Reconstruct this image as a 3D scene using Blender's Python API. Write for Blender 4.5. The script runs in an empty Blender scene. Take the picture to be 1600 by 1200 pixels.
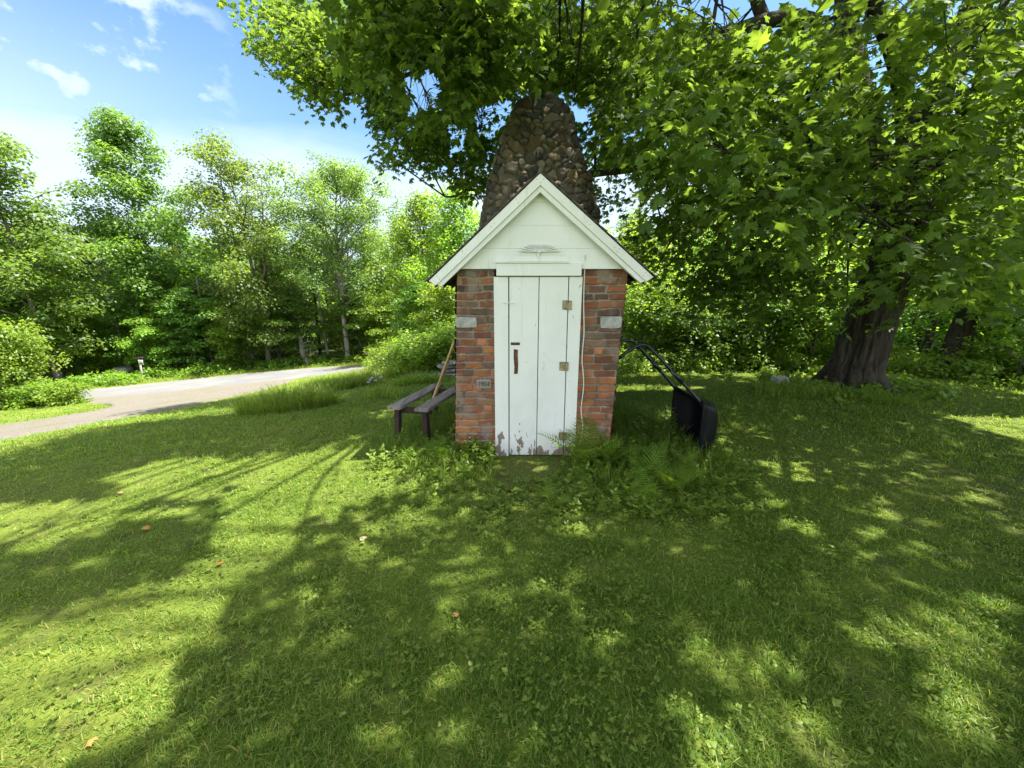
import bpy, math
import numpy as np
from mathutils import Vector
C = bpy.context.scene
DEBUG = False
COL = C.collection
R = math.radians
rng = np.random.default_rng(7)

# ------------------------------------------------------------------ camera
CAM_H = 1.6
PITCH = 13.0
cam_d = bpy.data.cameras.new('camera')
cam_d.sensor_width = 36.0
cam_d.lens = 13.52
cam_d.clip_start = 0.05
cam_d.clip_end = 4000
cam = bpy.data.objects.new('camera', cam_d)
cam.location = (0, 0, CAM_H)
cam.rotation_euler = (R(90 - PITCH), 0, 0)
COL.objects.link(cam)
C.camera = cam

# ------------------------------------------------------------------ light
SUN_AZ = 90.0       # degrees from +Y towards +X
SUN_EL = 64.0
SUN = np.array([math.sin(R(SUN_AZ)) * math.cos(R(SUN_EL)), math.cos(R(SUN_AZ)) * math.cos(R(SUN_EL)), math.sin(R(SUN_EL))])
sun_d = bpy.data.lights.new('sun', 'SUN')
sun_d.energy = 5.0
sun_d.angle = R(0.53)
sun_d.color = (1.0, 0.95, 0.86)
sun = bpy.data.objects.new('sun', sun_d)
sun.location = (30, 20, 40)
sun.rotation_euler = Vector(-SUN).to_track_quat('-Z', 'Y').to_euler()
COL.objects.link(sun)

world = bpy.data.worlds.new('World')
C.world = world
world.use_nodes = True
wn, wl = world.node_tree.nodes, world.node_tree.links
wn.clear()
def wnode(t, **kw):
    n = wn.new(t)
    for k, v in kw.items(): setattr(n, k, v)
    return n
w_out = wnode('ShaderNodeOutputWorld')
w_bg = wnode('ShaderNodeBackground')
w_bg.inputs['Strength'].default_value = 0.06
w_sky = wnode('ShaderNodeTexSky', sky_type='NISHITA', sun_disc=False)
w_sky.sun_elevation = R(SUN_EL)
w_sky.sun_rotation = R(SUN_AZ)
w_sky.air_density = 1.25
w_sky.dust_density = 0.6
w_sky.ozone_density = 2.2
w_tc = wnode('ShaderNodeTexCoord')
def wmath(op, a, b=None, clamp=False):
    n = wnode('ShaderNodeMath', operation=op)
    n.use_clamp = clamp
    for i, v in enumerate((a, b)):
        if v is None: continue
        if isinstance(v, (int, float)): n.inputs[i].default_value = v
        else: wl.new(v, n.inputs[i])
    return n.outputs[0]
def wdot(v):
    n = wnode('ShaderNodeVectorMath', operation='DOT_PRODUCT')
    wl.new(w_tc.outputs['Generated'], n.inputs[0])
    n.inputs[1].default_value = Vector(v).normalized()
    return n.outputs['Value']
def wramp(v, a, b):
    n = wnode('ShaderNodeMapRange', interpolation_type='SMOOTHSTEP')
    wl.new(v, n.inputs['Value'])
    n.inputs['From Min'].default_value = a
    n.inputs['From Max'].default_value = b
    return n.outputs['Result']
def wnoise(scale, stretch, detail=6, rough=0.55, rot=(0, 0, 0)):
    m = wnode('ShaderNodeMapping')
    m.inputs['Scale'].default_value = stretch
    m.inputs['Rotation'].default_value = rot
    wl.new(w_tc.outputs['Generated'], m.inputs['Vector'])
    n = wnode('ShaderNodeTexNoise')
    n.inputs['Scale'].default_value = scale
    n.inputs['Detail'].default_value = detail
    n.inputs['Roughness'].default_value = rough
    wl.new(m.outputs['Vector'], n.inputs['Vector'])
    return n.outputs['Fac']
w_sep = wnode('ShaderNodeSeparateXYZ')
wl.new(w_tc.outputs['Generated'], w_sep.inputs[0])
sx_, sy_, sz_ = w_sep.outputs
# wisps high on the left, broad thin veil towards the left horizon, unseen bright clouds added behind the viewer and overhead to fill the shade
wisp = wmath('MULTIPLY', wramp(wnoise(14.0, (1.0, 1.0, 1.6), 7, 0.56, (0.3, 0.2, 0.5)), 0.49, 0.66),
             wmath('MULTIPLY', wramp(wdot((-0.655, 0.665, 0.375)), 0.972, 0.994), 0.75))
veil = wmath('MULTIPLY', wramp(sz_, 0.50, 0.08), wramp(sx_, -0.30, -0.86))
veil = wmath('MULTIPLY', veil, wmath('ADD', 0.55, wmath('MULTIPLY', wnoise(2.6, (1, 1, 5), 5, 0.5), 0.7)), True)
veil2 = wmath('MULTIPLY', wramp(wmath('ADD', sz_, wmath('MULTIPLY', wnoise(3.2, (1, 1, 3), 4, 0.5), 0.14)), 0.40, 0.31), 0.8)
fill_cum = wmath('MULTIPLY', wramp(wnoise(2.2, (1, 1, 1.8), 7, 0.6), 0.44, 0.60), wramp(sy_, 0.0, -0.35))
fill_zen = wmath('MULTIPLY', wramp(wmath('ADD', sz_, wmath('MULTIPLY', wnoise(2.4, (1, 1, 1.5), 6, 0.6), 0.25)), 0.82, 1.0), wramp(sy_, 0.62, 0.35))
fill_cum = wmath('MAXIMUM', fill_cum, fill_zen)
mask = wmath('MAXIMUM', wmath('MAXIMUM', wisp, veil), wmath('MAXIMUM', veil2, fill_cum), True)
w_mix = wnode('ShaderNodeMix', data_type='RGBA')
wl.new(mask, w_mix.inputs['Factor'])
w_tint = wnode('ShaderNodeMix', data_type='RGBA', blend_type='MULTIPLY')
w_tint.inputs['Factor'].default_value = 1.0
w_tint.inputs['B'].default_value = (.80, .98, 1.10, 1)
wl.new(w_sky.outputs['Color'], w_tint.inputs['A'])
wl.new(w_tint.outputs['Result'], w_mix.inputs['A'])
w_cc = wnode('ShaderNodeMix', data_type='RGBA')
wl.new(wmath('MAXIMUM', wramp(sy_, 0.1, -0.4), fill_zen), w_cc.inputs['Factor'])
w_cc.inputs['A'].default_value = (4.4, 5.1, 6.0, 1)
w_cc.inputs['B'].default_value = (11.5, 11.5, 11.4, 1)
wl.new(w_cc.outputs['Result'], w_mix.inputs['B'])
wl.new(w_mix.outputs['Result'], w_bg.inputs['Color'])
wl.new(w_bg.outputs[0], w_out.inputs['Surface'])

C.view_settings.view_transform = 'Standard'
C.view_settings.look = 'None'
C.view_settings.gamma = 1.0
C.view_settings.exposure = 2.0
C.render.engine = 'CYCLES'
C.cycles.max_bounces = 8
C.cycles.diffuse_bounces = 4
C.cycles.transmission_bounces = 6
C.cycles.glossy_bounces = 2
C.cycles.caustics_reflective = False
C.cycles.caustics_refractive = False
C.cycles.use_denoising = True

# ------------------------------------------------------------------ terrain and measuring helpers
QK = [-100, 4.2, 6, 9, 15, 18, 22, 27, 32, 60, 120, 900]
ZK = [0, 0, -.12, -.55, -1.6, -2.0, -2.55, -2.95, -3.05, -2.6, 0, 3]
_qs = np.linspace(-20, 200, 2201)
_zt = np.interp(_qs, QK, ZK)
_k = np.hanning(31); _k /= _k.sum()
_zt = np.convolve(np.pad(_zt, 15, 'edge'), _k, 'valid')
def tz(x, y):
    return np.interp(-.75 * np.asarray(x, float) + .66 * np.asarray(y, float), _qs, _zt)
FPX, SP, CP = 601.0, math.sin(R(PITCH)), math.cos(R(PITCH))
def ray(px, py):
    X = (px - 800) / FPX; Y = -(py - 600) / FPX
    return np.array([X, Y * SP + CP, Y * CP - SP])
def at(px, py, y):
    """world point seen at photo pixel (px,py) on the vertical plane at distance y"""
    d = ray(px, py); t = y / d[1]
    return np.array([d[0] * t, y, CAM_H + d[2] * t])
def hit(px, py):
    d = ray(px, py)
    t = np.arange(.3, 120, .02)
    P = d[None] * t[:, None]; P[:, 2] += CAM_H
    b = P[:, 2] < tz(P[:, 0], P[:, 1])
    return P[np.argmax(b)]
def proj(P):
    P = np.asarray(P, float)
    z = P[:, 2] - CAM_H
    Z = P[:, 1] * CP - z * SP; Y = P[:, 1] * SP + z * CP
    Zs = np.where(Z > .05, Z, .05)
    return 800 + FPX * P[:, 0] / Zs, 600 - FPX * Y / Zs, Z
def in_poly(x, y, poly):
    x = np.asarray(x); y = np.asarray(y)
    ins = np.zeros(x.shape, bool)
    n = len(poly)
    for i in range(n):
        x0, y0 = poly[i]; x1, y1 = poly[(i + 1) % n]
        c = ((y0 > y) != (y1 > y)) & (x < (x1 - x0) * (y - y0) / (y1 - y0 + 1e-12) + x0)
        ins ^= c
    return ins
def _hash(i, j, k):
    h = (i * 374761393 + j * 668265263 + k * 2147483647 + 1013904223) & 0xffffffff
    h = ((h ^ (h >> 13)) * 1274126177) & 0xffffffff
    return ((h ^ (h >> 16)) & 0xffff) / 65535.0
def noise3(x, y, z):
    x, y, z = np.broadcast_arrays(np.asarray(x, float), np.asarray(y, float), np.asarray(z, float))
    i, j, k = np.floor(x).astype(np.int64), np.floor(y).astype(np.int64), np.floor(z).astype(np.int64)
    fx, fy, fz = x - i, y - j, z - k
    fx, fy, fz = [f * f * (3 - 2 * f) for f in (fx, fy, fz)]
    r = 0
    for a in (0, 1):
        for b in (0, 1):
            for c in (0, 1):
                w = (fx if a else 1 - fx) * (fy if b else 1 - fy) * (fz if c else 1 - fz)
                r = r + w * _hash(i + a, j + b, k + c)
    return r
def fbm(x, y, z=0.0, o=3):
    r, a, s = 0, .5, 1.0
    for q in range(o):
        r = r + a * noise3(np.asarray(x) * s + 17.3 * q, np.asarray(y) * s + 5.1 * q, np.asarray(z) * s); a *= .5; s *= 2.03
    return r / (1 - .5 ** o)
def sstep(a, b, x):
    t = np.clip((np.asarray(x, float) - a) / (b - a), 0, 1)
    return t * t * (3 - 2 * t)
def unit(v):
    v = np.asarray(v, float)
    return v / (np.linalg.norm(v, axis=-1, keepdims=True) + 1e-12)

# ------------------------------------------------------------------ mesh helpers
class MB:
    """collects vertices and faces of one mesh"""
    def __init__(s):
        s.V, s.F, s.n, s.A, s.Cc, s.mi, s.MI = [], [], 0, [], [], 0, []
    def add(s, V, F, rnd=None, col=None):
        V = np.asarray(V, np.float32).reshape(-1, 3)
        if not isinstance(F, list): F = [F]
        for f in F:
            f = np.asarray(f, np.int64)
            if f.size == 0: continue
            s.F.append(f + s.n); s.MI.append(np.full(len(f), s.mi, np.int32))
            if rnd is None: s.A.append(np.full(len(f), .5, np.float32))
            elif np.isscalar(rnd): s.A.append(np.full(len(f), rnd, np.float32))
            else: s.A.append(np.asarray(rnd, np.float32))
        s.V.append(V); s.n += len(V)
        s.Cc.append(np.zeros((len(V), 4), np.float32) if col is None else np.asarray(col, np.float32))
        return s
    def mesh(s, name, mat, smooth=False, color=False):
        me = bpy.data.meshes.new(name)
        V = np.concatenate(s.V)
        me.vertices.add(len(V)); me.vertices.foreach_set('co', V.ravel())
        starts, loops, tot = [], [], 0
        for f in s.F:
            k = f.shape[1]
            starts.append(tot + np.arange(len(f)) * k); tot += f.size
            loops.append(f.ravel())
        starts = np.concatenate(starts).astype(np.int32); loops = np.concatenate(loops).astype(np.int32)
        me.loops.add(len(loops)); me.loops.foreach_set('vertex_index', loops)
        me.polygons.add(len(starts)); me.polygons.foreach_set('loop_start', starts)
        me.polygons.foreach_set('use_smooth', np.full(len(starts), bool(smooth)))
        me.polygons.foreach_set('material_index', np.concatenate(s.MI))
        a = me.attributes.new('rnd', 'FLOAT', 'FACE'); a.data.foreach_set('value', np.concatenate(s.A))
        if color:
            a = me.attributes.new('col', 'FLOAT_COLOR', 'POINT'); a.data.foreach_set('color', np.concatenate(s.Cc).ravel())
        me.update(calc_edges=True)
        me.validate()
        for m in (mat if isinstance(mat, (list, tuple)) else [mat]): me.materials.append(m)
        return me
def link(name, me, parent=None, loc=None, rot=None):
    o = bpy.data.objects.new(name, me)
    COL.objects.link(o)
    if parent is not None: o.parent = parent
    if loc is not None: o.location = [float(q) for q in loc]
    if rot is not None: o.rotation_euler = rot
    return o
def obj(name, mb, mat, parent=None, smooth=False, color=False, loc=None, rot=None):
    return link(name, mb.mesh(name, mat, smooth, color), parent, loc, rot)
def tag(o, label=None, cat=None, group=None, kind=None):
    if label: o['label'] = label
    if cat: o['category'] = cat
    if group: o['group'] = group
    if kind: o['kind'] = kind
    return o
def thing(name, label, cat, loc=(0, 0, 0), rotz=0.0, group=None):
    o = bpy.data.objects.new(name, None)
    COL.objects.link(o)
    o.location = [float(q) for q in loc]; o.rotation_euler = (0, 0, rotz)
    o.empty_display_size = .2
    return tag(o, label, cat, group)

BOXF = np.array([[0, 1, 3, 2], [4, 6, 7, 5], [0, 4, 5, 1], [2, 3, 7, 6], [0, 2, 6, 4], [1, 5, 7, 3]])
def box(mb, lo, hi, rnd=None, bev=0.0):
    """box with chamfered edges when bev > 0"""
    lo, hi = np.asarray(lo, float), np.asarray(hi, float)
    if bev <= 0:
        V = [[(lo, hi)[i][0], (lo, hi)[j][1], (lo, hi)[k][2]] for i in (0, 1) for j in (0, 1) for k in (0, 1)]
        mb.add(V, BOXF, rnd); return mb
    V, idx = [], {}
    for i in (0, 1):
        for j in (0, 1):
            for k in (0, 1):
                c = np.array([(lo, hi)[i][0], (lo, hi)[j][1], (lo, hi)[k][2]])
                s = np.array([1 - 2 * i, 1 - 2 * j, 1 - 2 * k]) * bev
                for a in range(3):
                    v = c + s; v[a] = c[a]
                    idx[(i, j, k, a)] = len(V); V.append(v)
    Q, T = [], []
    for a in range(3):
        b, c = (a + 1) % 3, (a + 2) % 3
        for s in (0, 1):
            q = []
            for (u, w) in ((0, 0), (1, 0), (1, 1), (0, 1)):
                t = [0, 0, 0]; t[a] = s; t[b] = u; t[c] = w
                q.append(idx[(*t, a)])
            Q.append(q if s else q[::-1])
    for a in range(3):
        b, c = (a + 1) % 3, (a + 2) % 3
        for u in (0, 1):
            for w in (0, 1):
                t0 = [0, 0, 0]; t0[b] = u; t0[c] = w
                t1 = list(t0); t1[a] = 1
                q = [idx[(*t0, b)], idx[(*t1, b)], idx[(*t1, c)], idx[(*t0, c)]]
                Q.append(q if (u + w) % 2 else q[::-1])
    for i in (0, 1):
        for j in (0, 1):
            for k in (0, 1):
                T.append([idx[(i, j, k, 0)], idx[(i, j, k, 1)], idx[(i, j, k, 2)]])
    mb.add(V, [np.array(Q), np.array(T)], rnd)
    return mb
def prism(mb, pts, d, rnd=None):
    """extrude a planar polygon (n,3) by vector d"""
    P = np.asarray(pts, float); n = len(P)
    V = np.concatenate([P, P + np.asarray(d, float)])
    i = np.arange(n); j = (i + 1) % n
    mb.add(V, [np.stack([i, j, j + n, i + n], 1), i[None, ::-1], (i + n)[None]], rnd)
    return mb
def tube(mb, P, rad, sides=8, rnd=None, cap=True, bump=0.0, seed=0, flute=0):
    P = np.asarray(P, float); n = len(P)
    rad = np.broadcast_to(np.asarray(rad, float), (n,))
    T = np.gradient(P, axis=0); T = unit(T)
    up = np.array([0, 0, 1.0]) if abs(T[0][2]) < .9 else np.array([1.0, 0, 0])
    u = unit(np.cross(T[0], up)); Us = [u]
    for i in range(1, n):
        u = u - T[i] * np.dot(u, T[i]); u = unit(u); Us.append(u)
    U = np.array(Us); W = np.cross(T, U)
    a = np.linspace(0, 2 * np.pi, sides, endpoint=False)
    rr = rad[:, None] * np.ones(sides)[None]
    if bump > 0:
        L = np.concatenate([[0], np.cumsum(np.linalg.norm(np.diff(P, axis=0), axis=1))])
        rr = rr * (1 + bump * (fbm(np.cos(a)[None] * 2 + seed, np.sin(a)[None] * 2, L[:, None] * 1.3, 3) - .5) * 2)
        if flute:
            g = noise3(a[None] / (2 * np.pi) * flute + 1.2 * fbm(a[None] * 1.5, L[:, None] * 2.2, seed, 2), L[:, None] * 2.4, seed)
            rr = rr * (1 + .13 * (np.minimum(np.abs(g - .5) * 3, 1) - .6))
    V = P[:, None] + rr[..., None] * (np.cos(a)[None, :, None] * U[:, None] + np.sin(a)[None, :, None] * W[:, None])
    V = V.reshape(-1, 3)
    i, j = np.meshgrid(np.arange(n - 1), np.arange(sides), indexing='ij')
    j2 = (j + 1) % sides
    Q = np.stack([i * sides + j, i * sides + j2, (i + 1) * sides + j2, (i + 1) * sides + j], -1).reshape(-1, 4)
    F = [Q]
    if cap: F += [np.arange(sides)[None, ::-1], (np.arange(sides) + (n - 1) * sides)[None]]
    mb.add(V, F, rnd)
    return mb
def spline(pts, n=20, closed=False):
    P = np.asarray(pts, float)
    m = len(P)
    Q = np.concatenate([[2 * P[0] - P[1]], P, [2 * P[-1] - P[-2]]])
    t = np.linspace(0, m - 1 - 1e-9, n); i = t.astype(int); f = (t - i)[:, None]
    p0, p1, p2, p3 = Q[i], Q[i + 1], Q[i + 2], Q[i + 3]
    return .5 * (2 * p1 + (p2 - p0) * f + (2 * p0 - 5 * p1 + 4 * p2 - p3) * f ** 2 + (3 * p1 - p0 - 3 * p2 + p3) * f ** 3)
def grid_faces(a, b):
    i, j = np.meshgrid(np.arange(a - 1), np.arange(b - 1), indexing='ij')
    return np.stack([i * b + j, (i + 1) * b + j, (i + 1) * b + j + 1, i * b + j + 1], -1).reshape(-1, 4)
def frames(N, T):
    """rotation columns (side, tangent, normal) from normals and approximate tangents"""
    N = unit(N); T = unit(T - N * np.sum(T * N, -1, keepdims=True)); S = np.cross(T, N)
    return np.stack([S, T, N], -1)
def scatter(mb, TV, TF, pos, Rm, scale, rnd):
    TV = np.asarray(TV, float); n = len(pos)
    V = pos[:, None] + np.asarray(scale).reshape(-1, 1, 1) * np.einsum('nij,mj->nmi', Rm, TV)
    TFs = TF if isinstance(TF, list) else [TF]
    F, Rr = [], []
    base = np.arange(n)[:, None, None] * len(TV)
    for f in TFs:
        f = np.asarray(f); F.append((f[None] + base).reshape(-1, f.shape[1])); Rr.append(np.repeat(rnd, len(f)))
    Vf = V.reshape(-1, 3)
    mb.V.append(Vf.astype(np.float32)); mb.Cc.append(np.zeros((len(Vf), 4), np.float32))
    for f, r in zip(F, Rr): mb.F.append(f + mb.n); mb.A.append(r.astype(np.float32)); mb.MI.append(np.full(len(f), mb.mi, np.int32))
    mb.n += len(Vf)

# ------------------------------------------------------------------ materials
def mat_new(name):
    m = bpy.data.materials.new(name); m.use_nodes = True
    nt = m.node_tree; nt.nodes.clear()
    return m, nt.nodes, nt.links
class NT:
    def __init__(s, name):
        s.m, s.n, s.l = mat_new(name)
        s.out = s.n.new('ShaderNodeOutputMaterial')
    def node(s, t, ins=None, **kw):
        n = s.n.new(t)
        for k, v in kw.items(): setattr(n, k, v)
        for k, v in (ins or {}).items(): s.put(n.inputs[k], v)
        return n
    def put(s, inp, v):
        if isinstance(v, bpy.types.NodeSocket): s.l.new(v, inp)
        elif isinstance(v, (tuple, list)) and inp.type == 'RGBA' and len(v) == 3: inp.default_value = (*v, 1)
        else: inp.default_value = v
    def obj(s): return s.node('ShaderNodeTexCoord').outputs['Object']
    def attr(s, a, o='Fac'): return s.node('ShaderNodeAttribute', attribute_name=a).outputs[o]
    def noise(s, scale, vec=None, detail=4, rough=.55, dist=0.0, out='Fac', stretch=None):
        v = vec or s.obj()
        if stretch: v = s.node('ShaderNodeMapping', {'Vector': v, 'Scale': stretch}).outputs[0]
        return s.node('ShaderNodeTexNoise', {'Vector': v, 'Scale': scale, 'Detail': detail, 'Roughness': rough, 'Distortion': dist}).outputs[out]
    def ramp(s, f, stops):
        n = s.node('ShaderNodeValToRGB', {'Fac': f}); e = n.color_ramp.elements
        while len(e) < len(stops): e.new(.5)
        for q, (p, c) in zip(e, stops): q.position = p; q.color = (*c, 1) if len(c) == 3 else c
        return n.outputs['Color']
    def mix(s, f, a, b, blend='MIX'):
        n = s.node('ShaderNodeMix', data_type='RGBA', blend_type=blend)
        s.put(n.inputs['Factor'], f); s.put(n.inputs[6], a); s.put(n.inputs[7], b)
        return n.outputs[2]
    def math(s, op, a, b=0.0, clamp=False):
        n = s.node('ShaderNodeMath', operation=op, use_clamp=clamp); s.put(n.inputs[0], a); s.put(n.inputs[1], b)
        return n.outputs[0]
    def mrange(s, v, a, b, c=0.0, d=1.0):
        return s.node('ShaderNodeMapRange', {'Value': v, 'From Min': a, 'From Max': b, 'To Min': c, 'To Max': d}).outputs[0]
    def bump(s, h, strength=.3, dist=.02):
        return s.node('ShaderNodeBump', {'Height': h, 'Strength': strength, 'Distance': dist}).outputs[0]
    def done(s, col, rough=.7, spec=.3, normal=None, trans=0.0, tcol=None, **kw):
        p = s.node('ShaderNodeBsdfPrincipled')
        s.put(p.inputs['Base Color'], col); s.put(p.inputs['Roughness'], rough); s.put(p.inputs['Specular IOR Level'], spec)
        for k, v in kw.items(): s.put(p.inputs[k], v)
        if normal is not None: s.put(p.inputs['Normal'], normal)
        sh = p.outputs[0]
        if trans > 0:
            t = s.node('ShaderNodeBsdfTranslucent'); s.put(t.inputs['Color'], tcol if tcol is not None else col)
            x = s.node('ShaderNodeMixShader', {0: trans}); s.l.new(sh, x.inputs[1]); s.l.new(t.outputs[0], x.inputs[2]); sh = x.outputs[0]
        s.l.new(sh, s.out.inputs['Surface'])
        return s.m
def leaf_mat(name, dark, mid, light, trans=.42, tl=1.5, rough=.42, spec=.35):
    s = NT(name)
    r = s.attr('rnd')
    col = s.ramp(r, [(0, dark), (.5, mid), (1, light)])
    oi = s.node('ShaderNodeObjectInfo').outputs['Random']
    hsv = s.node('ShaderNodeHueSaturation', {'Hue': s.mrange(oi, 0, 1, .488, .512), 'Saturation': 1.0, 'Value': s.mrange(oi, 0, 1, .85, 1.15), 'Color': col}).outputs[0]
    tc = s.mix(1.0, hsv, (1.34 * tl, 1.22 * tl, .55 * tl), 'MULTIPLY')
    return s.done(hsv, rough, spec, None, trans, tc)
M = {}
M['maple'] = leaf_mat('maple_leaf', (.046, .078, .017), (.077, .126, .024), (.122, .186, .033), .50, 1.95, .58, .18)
M['leafA'] = leaf_mat('forest_leaf', (.062, .122, .022), (.102, .192, .034), (.155, .26, .055), .52, 1.9)
M['leafB'] = leaf_mat('olive_leaf', (.07, .12, .026), (.118, .188, .04), (.168, .245, .058), .52, 1.8)
M['leafC'] = leaf_mat('ash_leaf', (.08, .145, .035), (.125, .21, .055), (.17, .27, .08), .5, 1.7)
M['leafD'] = leaf_mat('bright_leaf', (.09, .16, .018), (.14, .24, .028), (.19, .29, .045), .5, 1.8)
M['needle'] = leaf_mat('pine_needle', (.02, .04, .015), (.045, .07, .025), (.09, .11, .04), .2, 1.2)
M['blade'] = leaf_mat('grass_blade', (.062, .117, .014), (.135, .214, .028), (.30, .29, .09), .48, 1.75, .5, .25)
M['weed'] = leaf_mat('weed_leaf', (.085, .145, .018), (.14, .22, .03), (.20, .29, .055), .45, 1.7, .45, .3)
M['fern'] = leaf_mat('fern_leaf', (.08, .15, .018), (.13, .22, .028), (.19, .29, .04), .45, 1.7, .6, .12)

def m_bark(name, a, b, scale=9):
    s = NT(name); v = s.obj()
    n1 = s.noise(scale, v, 6, .65, .4, stretch=(1, 1, .13)); n2 = s.noise(scale * 4, v, 4, .6, stretch=(1, 1, .3)); n3 = s.noise(1.3, v, 3)
    col = s.mix(s.mrange(n1, .3, .7), a, b)
    col = s.mix(s.mrange(n3, .45, .7, 0, .5), col, (.11, .12, .085))
    h = s.math('ADD', n1, s.math('MULTIPLY', n2, .4))
    return s.done(col, .9, .1, s.bump(h, .9, .05))
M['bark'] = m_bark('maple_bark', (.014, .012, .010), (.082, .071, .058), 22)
M['bark2'] = m_bark('forest_bark', (.05, .042, .034), (.2, .175, .14), 7)
M['bark_pale'] = m_bark('pale_bark', (.16, .14, .12), (.42, .39, .34), 6)

def m_white(name, peel=0.0, grain=True):
    s = NT(name); v = s.obj()
    g = s.noise(26, v, 5, .6, .3, stretch=(1, 1, .06))
    fine = s.noise(3.0, v, 4, .6)
    col = s.mix(s.mrange(fine, .3, .75), (.67, .69, .675), (.74, .755, .735))
    streak = s.mrange(g, .62, .74)
    col = s.mix(s.math('MULTIPLY', streak, .6), col, (.46, .47, .44))
    col = s.mix(s.mrange(s.noise(4.5, v, 6, .7, .6, stretch=(1, 1, .4)), .52, .74, 0, .3), col, (.46, .47, .41))
    h = s.math('MULTIPLY', g, 1.0)
    if peel > 0:
        z = s.node('ShaderNodeSeparateXYZ', {0: s.node('ShaderNodeNewGeometry').outputs['Position']}).outputs[2]
        col = s.mix(s.mrange(s.noise(42, v, 4, .6, .3, stretch=(1, 1, .35)), .69, .71, 0, .8), col, (.24, .20, .16))
        pn = s.noise(10, v, 5, .62, .5, stretch=(1.3, 1, .55))
        lim = s.mrange(z, 0.0, .55, .46, .80)
        lim = s.math('ADD', lim, s.mrange(z, .55, 1.8, 0, .06))
        pm = s.mrange(s.math('SUBTRACT', pn, lim), 0.0, .012)
        wood = s.mix(s.noise(30, v, 4, .6, stretch=(1, 1, .1)), (.14, .10, .075), (.33, .28, .23))
        col = s.mix(pm, col, wood)
        h = s.math('SUBTRACT', h, s.math('MULTIPLY', pm, 2.0))
    return s.done(col, .55, .35, s.bump(h, .25, .006))
M['white'] = m_white('white_paint')
M['white_peel'] = m_white('peeling_white_paint', 1.0)

s = NT('brick'); v = s.obj()
col = s.attr('col', 'Color')
col = s.mix(s.mrange(s.noise(55, v, 5, .65), .3, .75, 0, .35), col, s.mix(1.0, col, (.45, .42, .4), 'MULTIPLY'))
col = s.mix(s.mrange(s.noise(9, v, 5, .7), .56, .75, 0, .35), col, (.33, .31, .27))
M['brick'] = s.done(col, .9, .15, s.bump(s.noise(160, v, 3, .7), .35, .004))
s = NT('field_stone'); v = s.obj()
col = s.attr('col', 'Color')
col = s.mix(s.mrange(s.noise(18, v, 6, .65), .3, .7, 0, .6), col, s.mix(1.0, col, (.5, .5, .48), 'MULTIPLY'))
col = s.mix(s.mrange(s.noise(6, v, 6, .7), .58, .72, 0, .45), col, (.27, .26, .2))
M['stone'] = s.done(col, .85, .2, s.bump(s.noise(40, v, 5, .65), .6, .012))
s = NT('limestone'); v = s.obj()
col = s.ramp(s.noise(14, v, 6, .65), [(.3, (.22, .22, .21)), (.7, (.46, .46, .44))])
M['limestone'] = s.done(col, .85, .2, s.bump(s.noise(30, v, 6, .7), .8, .012))
s = NT('cement'); v = s.obj()
col = s.ramp(s.noise(22, v, 6, .65), [(.3, (.20, .195, .17)), (.7, (.34, .33, .29))])
M['cement'] = s.done(col, .9, .15, s.bump(s.noise(60, v, 5, .7), .5, .005))
s = NT('engraved_figure'); M['engraved'] = s.done((.10, .095, .085), .9, .1)
s = NT('rock'); v = s.obj()
col = s.ramp(s.noise(7, v, 7, .65), [(.3, (.10, .095, .09)), (.7, (.30, .29, .27))])
M['rock'] = s.done(col, .9, .15, s.bump(s.noise(18, v, 6, .7), .7, .02))
s = NT('pale_rock'); v = s.obj()
col = s.ramp(s.noise(7, v, 7, .65), [(.3, (.26, .25, .235)), (.7, (.5, .48, .45))])
M['pale_rock'] = s.done(col, .9, .15, s.bump(s.noise(18, v, 6, .7), .7, .02))

def m_wood(name, a, b, scale=14, stretch=(1, .05, 1), rough=.8):
    s = NT(name); v = s.obj()
    g = s.noise(scale, v, 6, .65, .5, stretch=stretch)
    col = s.mix(s.mrange(g, .3, .7), a, b)
    return s.done(col, rough, .2, s.bump(g, .5, .01))
M['bench_top'] = m_wood('weathered_plank', (.085, .072, .064), (.27, .24, .22), 22, (1, .05, 1))
M['bench_leg'] = m_wood('dark_stained_wood', (.022, .014, .012), (.06, .042, .036), 14, (1, 1, .06))
M['handle'] = m_wood('bare_ash_wood', (.32, .22, .10), (.50, .38, .2), 10, (1, 1, .06), .55)
M['dark_wood'] = m_wood('raw_roof_wood', (.03, .022, .016), (.08, .06, .045), 14, (1, .06, 1))
M['post'] = m_wood('grey_post_wood', (.22, .2, .17), (.42, .39, .34), 12, (1, 1, .06))
s = NT('shingle'); v = s.obj()
col = s.ramp(s.noise(25, v, 5, .7), [(.3, (.05, .042, .038)), (.7, (.13, .115, .10))])
M['shingle'] = s.done(col, .95, .1, s.bump(s.noise(120, v, 3, .7), .5, .004))
s = NT('rusty_brass'); v = s.obj()
col = s.ramp(s.noise(45, v, 5, .65), [(.3, (.10, .06, .035)), (.52, (.28, .24, .14)), (.72, (.42, .38, .24))])
M['brass'] = s.done(col, .55, .4, s.bump(s.noise(90, v, 4), .4, .003), Metallic=.35)
s = NT('rust'); v = s.obj()
M['rust'] = s.done(s.ramp(s.noise(30, v, 5, .65), [(.3, (.05, .025, .015)), (.7, (.15, .075, .04))]), .85, .2)
s = NT('black_poly'); v = s.obj()
M['blackpoly'] = s.done(s.mix(s.noise(7, v, 4), (.003, .0034, .006), (.006, .007, .010)), .45, .18, s.bump(s.noise(140, v, 2), .12, .002))
s = NT('black_tube'); M['blacktube'] = s.done((.008, .009, .015), .32, .5)
s = NT('cord_white'); M['cord'] = s.done((.62, .62, .58), .6, .3)
s = NT('nail'); M['nail'] = s.done((.06, .05, .045), .7, .3)
s = NT('dark_void'); M['void'] = s.done((.03, .016, .010), .95, .05)
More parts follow.
